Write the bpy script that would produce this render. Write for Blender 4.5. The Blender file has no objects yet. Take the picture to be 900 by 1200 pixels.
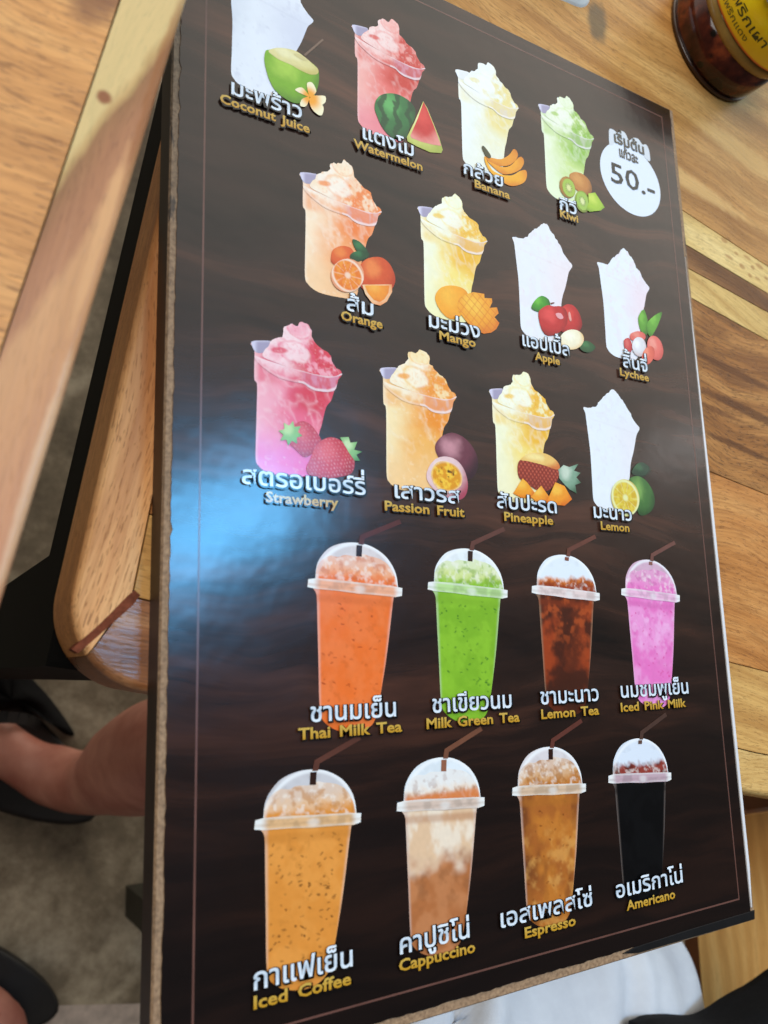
import bpy, bmesh, math, random
import numpy as np
from mathutils import Vector, Matrix
from mathutils.geometry import delaunay_2d_cdt

S = bpy.context.scene
COL = S.collection
R = math.radians
MM = 0.001

# ------------------------------------------------------------------ camera
cam = bpy.data.cameras.new('camera')
cam_ob = bpy.data.objects.new('camera', cam); COL.objects.link(cam_ob)
cam.sensor_fit = 'VERTICAL'; cam.sensor_height = 36.0; cam.sensor_width = 27.0
cam.lens = 958.13 / 1200 * 36
cam.clip_start = 0.01; cam.clip_end = 60
# camera axes in board space (x right, y down the board, z into it) -> world (x, -y, -z)
Rm = np.array([[0.851902, 0.027443, -0.522982], [0.071387, 0.98322, 0.167879], [0.518813, -0.18035, 0.835647]])
right = Vector((Rm[0][0], -Rm[0][1], -Rm[0][2])); down = Vector((Rm[1][0], -Rm[1][1], -Rm[1][2])); fwd = Vector((Rm[2][0], -Rm[2][1], -Rm[2][2]))
M = Matrix((right, -down, -fwd)).transposed().to_4x4()
M.translation = Vector((-0.08524, -0.32059, 0.27949))
cam_ob.matrix_world = M
cam.dof.use_dof = True; cam.dof.focus_distance = 0.385; cam.dof.aperture_fstop = 11.0
S.camera = cam_ob

# ------------------------------------------------------------------ world: a shaded eating place open to daylight on its far (+y) side
W = bpy.data.worlds.new('World'); S.world = W; W.use_nodes = True
nt = W.node_tree; nt.nodes.clear()
tc = nt.nodes.new('ShaderNodeTexCoord'); dot = nt.nodes.new('ShaderNodeVectorMath'); dot.operation = 'DOT_PRODUCT'
dot.inputs[1].default_value = (0.10, 0.97, -0.20)
mr = nt.nodes.new('ShaderNodeMapRange'); mr.inputs[1].default_value = -1; mr.inputs[2].default_value = 1
ramp = nt.nodes.new('ShaderNodeValToRGB'); e = ramp.color_ramp.elements
e[0].position = 0.0; e[0].color = (0.045, 0.043, 0.04, 1)
e[1].position = 1.0; e[1].color = (2.0, 1.89, 1.62, 1)
for p_, v in ((0.40, .05), (0.50, .15), (0.60, .95), (0.70, 1.75)):
    q = e.new(p_); q.color = (v, v * .95, v * .85, 1)
bg = nt.nodes.new('ShaderNodeBackground'); bg.inputs[1].default_value = 1.0
wo = nt.nodes.new('ShaderNodeOutputWorld')
nt.links.new(tc.outputs['Generated'], dot.inputs[0]); nt.links.new(dot.outputs['Value'], mr.inputs[0])
nt.links.new(mr.outputs[0], ramp.inputs[0]); nt.links.new(ramp.outputs[0], bg.inputs[0]); nt.links.new(bg.outputs[0], wo.inputs[0])

# ------------------------------------------------------------------ lamps
def area(name, loc, target, sx, sy, power, color):
    l = bpy.data.lights.new(name, 'AREA'); l.shape = 'RECTANGLE'; l.size = sx; l.size_y = sy; l.energy = power; l.color = color
    o = bpy.data.objects.new(name, l); COL.objects.link(o); o.location = loc
    o.rotation_euler = (Vector(target) - Vector(loc)).to_track_quat('-Z', 'Y').to_euler()
    return o
area('soft_key_light', (-0.50, 0.10, 2.2), (0.10, -0.2, 0), 1.2, 1.2, 31, (1.0, 0.965, 0.91))  # unseen key added overhead, kept clear of the board's reflections
area('blue_lamp', (0.536, -0.012, 1.5), (0.0125, -0.272, 0), 0.17, 0.46, 10.5, (0.13, 0.53, 1.0))
area('ceiling_lamp', (2.235, 0.378, 1.5), (0.28, -0.211, 0), 0.10, 0.10, 0.30, (1.0, 0.97, 0.95))

S.view_settings.view_transform = 'Standard'; S.view_settings.look = 'None'
S.view_settings.exposure = 0.0; S.view_settings.gamma = 1.0
S.render.engine = 'CYCLES'
try:
    S.cycles.use_denoising = True
    S.cycles.max_bounces = 8; S.cycles.transparent_max_bounces = 16
except Exception: pass

# ------------------------------------------------------------------ helpers
def lin(c):
    c = np.asarray(c, float) / 255.0
    return np.where(c <= 0.04045, c / 12.92, ((c + 0.055) / 1.055) ** 2.4)
def lin4(c): return tuple(lin(c)) + (1.0,)

def tag(o, label=None, cat=None, group=None, kind=None):
    if label: o['label'] = label
    if cat: o['category'] = cat
    if group: o['group'] = group
    if kind: o['kind'] = kind
    return o
def empty(name, loc, rz=0.0):
    o = bpy.data.objects.new(name, None); COL.objects.link(o)
    o.empty_display_size = 0.02; o.location = [c * MM for c in loc]; o.rotation_euler = (0, 0, rz); o['_o'] = list(map(float, loc))
    return o
def root_of(p):
    while p is not None and p.parent is not None: p = p.parent
    return p
def mesh_obj(name, verts, faces, mat, parent=None, world=False, cols=None, smooth=False, mats=None, midx=None):
    """verts in mm; world=True: given in world mm and moved into the parent's (unrotated) frame"""
    v = np.asarray(verts, float).reshape(-1, 3)
    if world and parent is not None:
        r = root_of(parent); v = v - np.array(r['_o'])
    me = bpy.data.meshes.new(name)
    me.from_pydata((v * MM).tolist(), [], [list(f) for f in faces])
    for m in (mats or [mat]): me.materials.append(m)
    if midx is not None: me.polygons.foreach_set('material_index', midx)
    if cols is not None:
        a = me.color_attributes.new('ink', 'FLOAT_COLOR', 'POINT')
        c4 = np.ones((len(v), 4), np.float32); c4[:, :3] = cols
        a.data.foreach_set('color', c4.ravel())
    if smooth: me.polygons.foreach_set('use_smooth', [True] * len(me.polygons))
    me.update()
    o = bpy.data.objects.new(name, me); COL.objects.link(o)
    if parent is not None: o.parent = parent
    return o

# node helpers
def new_mat(name):
    m = bpy.data.materials.new(name); m.use_nodes = True
    return m, m.node_tree, m.node_tree.nodes['Principled BSDF']
def N(nt, t, **kw):
    n = nt.nodes.new(t)
    for k, v in kw.items(): setattr(n, k, v)
    return n
def noise_node(nt, vec, scale, detail=4, rough=.55, dist=0.0):
    n = N(nt, 'ShaderNodeTexNoise'); n.inputs['Scale'].default_value = scale; n.inputs['Detail'].default_value = detail
    n.inputs['Roughness'].default_value = rough; n.inputs['Distortion'].default_value = dist
    if vec is not None: nt.links.new(vec, n.inputs['Vector'])
    return n.outputs['Fac']
def mapping(nt, vec, loc=(0, 0, 0), rot=(0, 0, 0), scale=(1, 1, 1)):
    m = N(nt, 'ShaderNodeMapping'); m.inputs['Location'].default_value = loc; m.inputs['Rotation'].default_value = rot; m.inputs['Scale'].default_value = scale
    nt.links.new(vec, m.inputs['Vector']); return m.outputs[0]
def math_node(nt, op, a, b=None, clamp=False):
    n = N(nt, 'ShaderNodeMath'); n.operation = op; n.use_clamp = clamp
    for i, x in enumerate((a, b)):
        if x is None: continue
        if isinstance(x, (int, float)): n.inputs[i].default_value = x
        else: nt.links.new(x, n.inputs[i])
    return n.outputs[0]
def mix_col(nt, fac, a, b, mode='MIX'):
    n = N(nt, 'ShaderNodeMix'); n.data_type = 'RGBA'; n.blend_type = mode
    for s, x in ((n.inputs[0], fac), (n.inputs[6], a), (n.inputs[7], b)):
        if isinstance(x, (int, float)): s.default_value = x
        elif isinstance(x, (tuple, list)): s.default_value = x
        else: nt.links.new(x, s)
    return n.outputs[2]
def ramp_node(nt, fac, stops):
    r = N(nt, 'ShaderNodeValToRGB'); el = r.color_ramp.elements
    while len(el) > 1: el.remove(el[-1])
    el[0].position = stops[0][0]; el[0].color = stops[0][1]
    for p, c in stops[1:]:
        q = el.new(p); q.color = c
    nt.links.new(fac, r.inputs[0]); return r.outputs[0]
def smooth_range(nt, x, a, b):
    n = N(nt, 'ShaderNodeMapRange'); n.interpolation_type = 'SMOOTHSTEP'
    n.inputs[1].default_value = a; n.inputs[2].default_value = b; nt.links.new(x, n.inputs[0]); return n.outputs[0]
def bump(nt, bsdf, h, strength, dist):
    b = N(nt, 'ShaderNodeBump'); b.inputs['Strength'].default_value = strength; b.inputs['Distance'].default_value = dist
    nt.links.new(h, b.inputs['Height']); nt.links.new(b.outputs[0], bsdf.inputs['Normal'])

def simple(name, col, rough=.5, nscale=200, namp=.12, bstr=0.0, spec=.5, metal=0.0):
    m, nt, b = new_mat(name)
    tc = N(nt, 'ShaderNodeTexCoord')
    f = noise_node(nt, tc.outputs['Object'], nscale, 5, .6)
    c = np.array(lin(col))
    a = tuple(np.clip(c * (1 - namp), 0, 1)) + (1,); d = tuple(np.clip(c * (1 + namp), 0, 1)) + (1,)
    nt.links.new(ramp_node(nt, f, [(.3, a), (.7, d)]), b.inputs['Base Color'])
    b.inputs['Roughness'].default_value = rough; b.inputs['Specular IOR Level'].default_value = spec; b.inputs['Metallic'].default_value = metal
    if bstr: bump(nt, b, f, bstr, .001)
    return m

def wood(name, dark, mid, light, axis='X', seed=0.0, rough=.38, along=7, across=120, pores=.45, contrast=(.30, .52, .72), wave=.25, marks=(), spec=.3, zones=None, swirl=.028):
    """solid hardwood plank, grain along the object's X or Y; marks: (x, y, rx, ry, colour, amount) in mm"""
    m, nt, b = new_mat(name)
    tc = N(nt, 'ShaderNodeTexCoord'); v = tc.outputs['Object']
    rot = (0, 0, 0) if axis == 'X' else (0, 0, R(90))
    g = mapping(nt, v, (seed, seed * .7, seed * .3), rot)
    # slow bend of the grain
    wob = N(nt, 'ShaderNodeTexNoise'); wob.inputs['Scale'].default_value = 7; wob.inputs['Detail'].default_value = 1.5; nt.links.new(g, wob.inputs['Vector'])
    off = N(nt, 'ShaderNodeVectorMath'); off.operation = 'MULTIPLY_ADD'; nt.links.new(wob.outputs['Color'], off.inputs[0]); off.inputs[1].default_value = (0, swirl, .02); nt.links.new(g, off.inputs[2])
    g2 = off.outputs[0]
    A = noise_node(nt, mapping(nt, g2, scale=(along, across, across)), 1, 6, .6, .4)
    B = noise_node(nt, mapping(nt, g2, (3, 1, 0), scale=(along * .5, across * .2, across * .2)), 1, 3, .5, .8)
    w = N(nt, 'ShaderNodeTexWave'); w.wave_type = 'BANDS'; w.bands_direction = 'Y'; w.inputs['Scale'].default_value = 14; w.inputs['Distortion'].default_value = 5; w.inputs['Detail'].default_value = 3; w.inputs['Detail Scale'].default_value = .6
    nt.links.new(mapping(nt, g2, scale=(.35, 1, 1)), w.inputs['Vector'])
    f = math_node(nt, 'ADD', math_node(nt, 'MULTIPLY', A, .45), math_node(nt, 'MULTIPLY', B, .55 - wave * .5))
    f = math_node(nt, 'ADD', f, math_node(nt, 'MULTIPLY', w.outputs['Fac'], wave * .5))
    c = ramp_node(nt, f, [(contrast[0], lin4(dark)), (contrast[1], lin4(mid)), (contrast[2], lin4(light))])
    P = noise_node(nt, mapping(nt, g2, scale=(170, 1500, 1500)), 1, 2, .5)
    pm = smooth_range(nt, P, .57, .66)
    c = mix_col(nt, math_node(nt, 'MULTIPLY', pm, pores), c, tuple(np.array(lin(dark)) * .45) + (1,))
    fine = noise_node(nt, mapping(nt, g2, scale=(25, 700, 700)), 1, 3, .6)
    c = mix_col(nt, math_node(nt, 'MULTIPLY', smooth_range(nt, fine, .35, .75), .55), c, tuple(np.array(lin(dark)) * .9) + (1,))
    if zones:   # figure of the timber: colour bands running at an angle to the plank (angle, [(offset mm, colour)...], amount)
        za, zs, zamt = zones
        zx = N(nt, 'ShaderNodeSeparateXYZ'); nt.links.new(mapping(nt, v, (0, 0, 0), (0, 0, R(za))), zx.inputs[0])
        q = math_node(nt, 'ADD', zx.outputs['Y'], math_node(nt, 'MULTIPLY', math_node(nt, 'SUBTRACT', noise_node(nt, mapping(nt, v, scale=(18, 40, 40)), 1, 4, .6), .5), .012))
        lo_, hi_ = zs[0][0] - 1, zs[-1][0] + 1
        mrn = N(nt, 'ShaderNodeMapRange'); mrn.inputs[1].default_value = lo_ * MM; mrn.inputs[2].default_value = hi_ * MM; nt.links.new(q, mrn.inputs[0])
        zc = ramp_node(nt, mrn.outputs[0], [((p_ - lo_) / (hi_ - lo_), lin4(c_)) for p_, c_ in zs])
        c = mix_col(nt, zamt, c, zc)
    for (x, y, rx, ry, colr, amt) in marks:
        s = mapping(nt, v, (-x * MM / (rx * MM), -y * MM / (ry * MM), 0), (0, 0, 0), (1 / (rx * MM), 1 / (ry * MM), 0))
        ln = N(nt, 'ShaderNodeVectorMath'); ln.operation = 'LENGTH'; nt.links.new(s, ln.inputs[0])
        d = math_node(nt, 'ADD', ln.outputs['Value'], math_node(nt, 'MULTIPLY', noise_node(nt, v, 160, 3), .7))
        k = smooth_range(nt, d, 1.65, .95)
        c = mix_col(nt, math_node(nt, 'MULTIPLY', k, amt), c, lin4(colr))
    nt.links.new(c, b.inputs['Base Color']); b.inputs['Specular IOR Level'].default_value = spec
    r_ = math_node(nt, 'ADD', math_node(nt, 'MULTIPLY', A, .2), rough - .1); nt.links.new(r_, b.inputs['Roughness'])
    h = math_node(nt, 'SUBTRACT', fine, math_node(nt, 'MULTIPLY', pm, .8))
    bump(nt, b, h, .25, .0006)
    return m

# numpy value noise for the printed pictures
_rng = np.random.RandomState(7); _T = _rng.rand(256, 256)
def vnoise(x, y, sc, seed=0):
    x = x / sc + seed * 17.3 + 500; y = y / sc + seed * 9.1 + 500
    xi = np.floor(x).astype(int); yi = np.floor(y).astype(int); fx = x - xi; fy = y - yi
    fx = fx * fx * (3 - 2 * fx); fy = fy * fy * (3 - 2 * fy)
    t = lambda a, b: _T[a % 256, b % 256]
    return (t(xi, yi) * (1 - fx) + t(xi + 1, yi) * fx) * (1 - fy) + (t(xi, yi + 1) * (1 - fx) + t(xi + 1, yi + 1) * fx) * fy
def fbm(x, y, sc, seed=0, o=3):
    s = 0; a = 1; n = 0
    for i in range(o):
        s = s + a * vnoise(x, y, sc / 2 ** i, seed + i); n += a; a *= .55
    return s / n
def sstep(a, b, x):
    t = np.clip((x - a) / (b - a), 0, 1); return t * t * (3 - 2 * t)
def mx(a, b, t):
    t = np.asarray(t)[..., None]; return a * (1 - t) + b * t

def smooth_poly(p, k=5):
    p = np.asarray(p, float); n = len(p); o = []
    for i in range(n):
        a, b, c, d = p[i - 1], p[i], p[(i + 1) % n], p[(i + 2) % n]
        for j in range(k):
            t = j / k
            o.append(.5 * (2 * b + (c - a) * t + (2 * a - 5 * b + 4 * c - d) * t * t + (3 * b - a - 3 * c + d) * t ** 3))
    return np.array(o)
def open_smooth(p, k=5):
    p = np.asarray(p, float); q = smooth_poly(np.vstack([[2 * p[0] - p[1]], p, [2 * p[-1] - p[-2]]]), k)
    return np.vstack([q[k:k * len(p)], p[-1:]])
def inside(p, x, y):
    r = np.zeros(x.shape, bool); n = len(p); j = n - 1
    for i in range(n):
        xi, yi = p[i]; xj, yj = p[j]
        if yi != yj: r ^= ((yi > y) != (yj > y)) & (x < (xj - xi) * (y - yi) / (yj - yi) + xi)
        j = i
    return r
def patch(name, poly, z, colfn, parent, mat, h=0.5, smooth=False, label=None, rough_above=None):
    """flat printed shape filled with fine triangles, its colour from colfn(x, y) at every vertex (mm on the board)"""
    p = smooth_poly(poly) if smooth else np.asarray(poly, float)
    if rough_above is not None:     # crumbly outline of crushed ice
        k = sstep(rough_above - 3, rough_above + 1, p[:, 1]); ce = p.mean(0); d = p - ce; d /= np.linalg.norm(d, axis=1)[:, None]
        p = p + d * (k * 1.9 * (fbm(p[:, 0], p[:, 1], 2.1, 131, 2) - .5))[:, None]
    lo, hi = p.min(0), p.max(0)
    gx, gy = np.meshgrid(np.arange(lo[0] + h / 2, hi[0], h), np.arange(lo[1] + h / 2, hi[1], h)); gx = gx.ravel(); gy = gy.ravel()
    k = inside(p, gx, gy); ins = np.c_[gx[k], gy[k]]
    pts = [Vector(q) for q in p.tolist()] + [Vector(q) for q in ins.tolist()]
    v, _, f, *_ = delaunay_2d_cdt(pts, [], [list(range(len(p)))], 1, 1e-4)
    va = np.array([(q[0], q[1]) for q in v])
    # keep faces counter-clockwise (facing up)
    ff = []
    for t in f:
        a, b, c = va[t[0]], va[t[1]], va[t[2]]
        cr = (b[0] - a[0]) * (c[1] - a[1]) - (b[1] - a[1]) * (c[0] - a[0])
        if abs(cr) < 1e-7: continue
        ff.append(t if cr > 0 else t[::-1])
    cols = np.clip(colfn(va[:, 0], va[:, 1]) * INKD, 0, 1)
    o = mesh_obj(name, np.c_[va, np.full(len(va), z)], ff, mat, parent, world=True, cols=cols)
    if label: o['label'] = label
    return o

# ------------------------------------------------------------------ materials
def ink_material():
    m, nt, b = new_mat('laminated_print')
    a = N(nt, 'ShaderNodeAttribute'); a.attribute_name = 'ink'
    nt.links.new(a.outputs['Color'], b.inputs['Base Color'])
    laminate(nt, b)
    return m
def laminate(nt, b):
    tc = N(nt, 'ShaderNodeTexCoord')
    f = noise_node(nt, tc.outputs['Object'], 60, 2, .5)
    g = noise_node(nt, tc.outputs['Object'], 25, 4, .6)
    nt.links.new(math_node(nt, 'ADD', math_node(nt, 'MULTIPLY', g, .08), .15), b.inputs['Roughness'])
    b.inputs['Specular IOR Level'].default_value = .5
    bump(nt, b, f, .12, .0012)
INK = ink_material(); INKD = 0.86

def sheet_material():
    """dark brown wood-print background of the menu: long wavering streaks along x"""
    m, nt, b = new_mat('dark_wood_print')
    tc = N(nt, 'ShaderNodeTexCoord'); v = tc.outputs['Object']
    wob = N(nt, 'ShaderNodeTexNoise'); wob.inputs['Scale'].default_value = 9; wob.inputs['Detail'].default_value = 2; nt.links.new(v, wob.inputs['Vector'])
    off = N(nt, 'ShaderNodeVectorMath'); off.operation = 'MULTIPLY_ADD'; nt.links.new(wob.outputs['Color'], off.inputs[0]); off.inputs[1].default_value = (0, .05, 0); nt.links.new(v, off.inputs[2])
    A = noise_node(nt, mapping(nt, off.outputs[0], scale=(7, 75, 1)), 1, 6, .6, .5)
    B = noise_node(nt, mapping(nt, off.outputs[0], (2, 5, 0), scale=(3, 22, 1)), 1, 3, .5, .6)
    f = math_node(nt, 'ADD', math_node(nt, 'MULTIPLY', A, .55), math_node(nt, 'MULTIPLY', B, .45))
    c = ramp_node(nt, f, [(.32, lin4((17, 12, 11))), (.5, lin4((47, 30, 24))), (.62, lin4((79, 48, 36))), (.74, lin4((106, 64, 46)))])
    # colour darkens towards the foot
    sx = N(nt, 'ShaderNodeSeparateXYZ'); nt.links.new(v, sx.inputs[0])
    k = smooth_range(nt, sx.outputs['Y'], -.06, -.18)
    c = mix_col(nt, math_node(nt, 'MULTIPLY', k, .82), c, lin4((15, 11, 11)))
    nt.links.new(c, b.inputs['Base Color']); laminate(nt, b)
    return m

def mdf_material():
    m, nt, b = new_mat('raw_fibreboard')
    tc = N(nt, 'ShaderNodeTexCoord'); v = tc.outputs['Object']
    f = noise_node(nt, v, 700, 4, .6); g = noise_node(nt, v, 55, 4, .65)
    c = ramp_node(nt, f, [(.3, lin4((112, 86, 62))), (.7, lin4((166, 134, 102)))])
    # remains of black paint
    gx = noise_node(nt, mapping(nt, v, (1.3, .2, 0), scale=(90, 22, 40)), 1, 5, .7)
    k = smooth_range(nt, gx, .60, .65)
    c = mix_col(nt, math_node(nt, 'MULTIPLY', k, .75), c, lin4((46, 44, 42)))
    c = mix_col(nt, math_node(nt, 'MULTIPLY', smooth_range(nt, g, .5, .75), .35), c, lin4((92, 76, 60)))
    nt.links.new(c, b.inputs['Base Color']); b.inputs['Roughness'].default_value = .75; bump(nt, b, f, .4, .0005)
    return m
MDF = mdf_material()
EDGE = simple('dark_painted_edge', (44, 30, 26), .5, 90, .3)
BLACKPAINT = simple('black_paint', (18, 16, 16), .5, 120, .25, .1, .25)
WHITEFILM = simple('white_film_edge', (214, 212, 214), .3, 120, .06)

# ------------------------------------------------------------------ floor
def floor():
    m, nt, b = new_mat('worn_concrete')
    tc = N(nt, 'ShaderNodeTexCoord'); v = tc.outputs['Object']
    A = noise_node(nt, v, 9, 8, .62, .3); B = noise_node(nt, v, 70, 6, .7); Cc = noise_node(nt, v, 3, 3, .5)
    f = math_node(nt, 'ADD', math_node(nt, 'MULTIPLY', A, .75), math_node(nt, 'MULTIPLY', B, .25))
    c = ramp_node(nt, f, [(.34, lin4((84, 74, 60))), (.5, lin4((132, 120, 100))), (.64, lin4((184, 172, 150)))])
    c = mix_col(nt, math_node(nt, 'MULTIPLY', smooth_range(nt, Cc, .52, .7), .45), c, lin4((96, 76, 58)))
    nt.links.new(c, b.inputs['Base Color']); b.inputs['Roughness'].default_value = .7; bump(nt, b, B, .5, .002)
    s = 6000
    o = mesh_obj('floor', [(-s, -s, -770), (s, -s, -770), (s, s, -770), (-s, s, -770)], [(0, 1, 2, 3)], m)
    tag(o, kind='structure')
    # the next pour of concrete: a slightly raised paler strip below the second foot
    m2 = simple('pale_concrete', (196, 182, 172), .75, 60, .25, .4)
    o = mesh_obj('floor_strip', [(-900, -520, -769), (120, -689, -769), (900, -845, -769), (900, -1500, -769), (-900, -1500, -769)], [(4, 3, 2, 1, 0)][::-1], m2)
    tag(o, kind='structure')
floor()

# ------------------------------------------------------------------ furniture
def prism(poly, z0, z1, bev=0.0, steps=4):
    """closed prism from a convex counter-clockwise outline, top edge rounded by bev"""
    p = np.asarray(poly, float); n = len(p)
    def inset(d):
        q = []
        for i in range(n):
            a, b, c = p[i - 1], p[i], p[(i + 1) % n]
            e1 = (b - a) / np.linalg.norm(b - a); e2 = (c - b) / np.linalg.norm(c - b)
            n1 = np.array([-e1[1], e1[0]]); n2 = np.array([-e2[1], e2[0]])
            k = n1 + n2; k = k / max(1e-6, (k @ k) / 2)
            q.append(b + k * d)
        return q
    rings = [[(x, y, z0) for x, y in p]]
    if bev > 0:
        for s in range(steps + 1):
            t = s / steps * math.pi / 2
            rings.append([(x, y, z1 - bev + bev * math.sin(t)) for x, y in inset(bev * (1 - math.cos(t)))])
    else: rings.append([(x, y, z1) for x, y in p])
    v = [q for r in rings for q in r]; f = [list(range(n))[::-1], [len(v) - n + i for i in range(n)]]
    for r in range(len(rings) - 1):
        for i in range(n):
            j = (i + 1) % n; f.append([r * n + i, r * n + j, (r + 1) * n + j, (r + 1) * n + i])
    return v, f
def box(x0, x1, y0, y1, z0, z1, bev=0.0): return prism([(x0, y0), (x1, y0), (x1, y1), (x0, y1)], z0, z1, bev)
class Acc:
    def __init__(s): s.v = []; s.f = []; s.m = []
    def add(s, vf, mi=0):
        o = len(s.v); s.v += list(vf[0]); s.f += [[i + o for i in q] for q in vf[1]]; s.m += [mi] * len(vf[1])

TZ = -13.0      # top of the table the menu lies on
BLACKSTEEL = simple('black_steel', (10, 10, 9), .8, 60, .2, 0, .12)
def round_corner(cx, cy, r, a0, a1, n=10):
    return [(cx + r * math.cos(R(a0 + (a1 - a0) * i / n)), cy + r * math.sin(R(a0 + (a1 - a0) * i / n))) for i in range(n + 1)]
def main_table():
    root = empty('wooden_table', (-34.2, -323.1, -770), R(-9.96))
    tag(root, 'wooden table of mixed pale and brown planks under the drinks menu, with a rounded corner', 'table')
    T = 770 + TZ; th = 34
    # every plank is an island of the one top, its own timber
    pl = [  # v0 at u=20, v0 at u=900, v1(20), v1(900), dark, mid, light, seed, kwargs
        (31.5, -16, 62, 52, (170, 118, 62), (212, 166, 98), (228, 192, 128), 1.0, dict(across=90, spec=.15)),
        (62, 52, 165, 165, (132, 78, 36), (192, 128, 68), (214, 156, 92), 2.3, dict(swirl=.06, across=90, wave=.15, spec=.15, contrast=(.36, .5, .72))),
        (165, 165, 271.5, 268, (82, 46, 22), (162, 106, 54), (200, 144, 82), 3.1, dict(swirl=.075, across=80, along=5, wave=.06, contrast=(.36, .5, .68), spec=.15, pores=.7, marks=[(350, 236, 46, 2.6, (84, 46, 22), .7), (372, 214, 60, 3.2, (78, 42, 20), .75), (336, 205, 22, 2, (90, 50, 24), .6), (356, 188, 34, 2.2, (74, 40, 20), .7), (380, 250, 30, 8, (112, 66, 32), .5), (330, 258, 16, 6, (104, 60, 28), .5)])),
        (271.5, 268, 284, 300, (178, 134, 70), (218, 182, 112), (234, 204, 138), 4.7, dict(swirl=.05, spec=.15)),
        (284, 300, 305, 303.5, (78, 46, 24), (126, 82, 45), (164, 114, 66), 5.2, dict(spec=.15)),
        (305, 303.5, 334, 312, (182, 140, 76), (222, 188, 118), (236, 208, 144), 6.6, dict(spec=.15, marks=[(x_, y_, 2.2 + (i_ % 3), 1.2 + .5 * (i_ % 2), (150, 88, 40), .55) for i_, (x_, y_) in enumerate([(352, 320), (358, 313), (363, 322), (369, 317), (374, 311), (376, 321), (383, 315), (340, 324), (345, 314), (366, 310)])])),
        (334, 312, 900, 900, (138, 90, 42), (192, 138, 76), (216, 168, 102), 7.9, dict(swirl=.06, across=60, along=5, wave=.18, spec=.15, marks=[(221, 420, 8, 15, (92, 80, 62), .8), (330, 372, 90, 7, (150, 98, 46), .5), (250, 392, 110, 5, (140, 90, 42), .45), (370, 345, 60, 4, (132, 82, 38), .5), (290, 350, 70, 6, (226, 184, 118), .5), (360, 400, 50, 9, (222, 178, 110), .5)])),
    ]
    a = Acc(); mats = []
    r = 31; bev = 3.2
    frame_l = wood('table_frame_timber', (178, 112, 64), (222, 160, 102), (236, 184, 126), 'Y', 11.0, across=110, pores=.6, spec=.12, rough=.45)
    frame_f = wood('table_front_timber', (96, 56, 34), (160, 106, 66), (212, 166, 116), 'X', 12.4, across=110, rough=.30, spec=.5)
    mats += [frame_l, frame_f]
    g = .25
    # left frame plank: outer rounded corner down to the mitre
    arc = round_corner(r, r, r, 180, 225, 8)
    left = arc + [(19.8 - g, 32.5), (19.8 - g, 900), (0, 900)]
    front = round_corner(r, r, r, 225.6, 270, 8) + [(900, 0), (900, -16.3), (20.2, 31.6)]
    front = round_corner(r, r, r, 225.6, 270, 8) + [(200, -5), (200, 21.1), (20.2, 31.2)]
    def rounded(poly, outer):
        """prism whose edges flagged outer get the rounded nosing"""
        return prism_sel(poly, T - th, T, bev, outer)
    a.add(rounded(left, set(range(0, 8)) | {len(left) - 1}), 0)
    a.add(rounded(front, set(range(0, 9))), 1)
    # front strip goes on to the right beyond u=372
    mats.append(wood('table_front_pale_timber', (166, 118, 60), (212, 170, 104), (228, 194, 130), 'X', 15.1, across=90, spec=.2))
    a.add(rounded([(200.02, -5.0), (900, -27), (900, 6), (372, 11.6), (200.02, 21.1)], {0}), 2)
    fill = simple('dark_mitre_filler', (112, 58, 38), .8, 300, .4, 0, .1); mats.append(fill)
    a.add(prism_sel([(3.6, 10.4), (6.0, 9.4), (13.5, 19.0), (20.6, 28.4), (22.6, 32.6), (20.2, 34.0), (18.2, 31.4), (11.5, 21.0)], T - 6, T + .08, .06, set(range(8))), 3)
    for (a0, a1, b0, b1, dk, md, lt, sd, kw) in pl:
        mats.append(wood('table_plank_timber', dk, md, lt, 'X', sd, **kw)); k = len(mats) - 1
        if a0 == 31.5: poly = [(20.2, 31.8), (372, 12.2), (900, 6.6), (900, b1 - g), (20.2, b0 - g)]
        else: poly = [(20.2, a0 + g), (900, a1 + g), (900, b1 - g), (20.2, b0 - g)]
        a.add(prism_sel(poly, T - th, T, .15, set(range(len(poly)))), k)
    mesh_obj('tabletop', a.v, a.f, None, root, mats=mats, midx=a.m)
    # diagonal dark glue line at the mitre shows as its own stain: part of the top's timber gap; steel frame and legs below
    fr = Acc()
    for bx in ((3, 880, 6, 34), (3, 880, 860, 886), (3, 30, 36, 858), (854, 880, 36, 858)): fr.add(box(*bx, T - th - 60, T - th - .5, 1))
    mesh_obj('steel_frame', fr.v, fr.f, BLACKSTEEL, root)
    for (x, y) in ((4, 14), (840, 8), (8, 846), (840, 846)):
        mesh_obj('leg', *box(x - 1.6, x + 40, y - 9, y + 40, 0, T - th - .8, 1), BLACKSTEEL, root)
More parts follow.
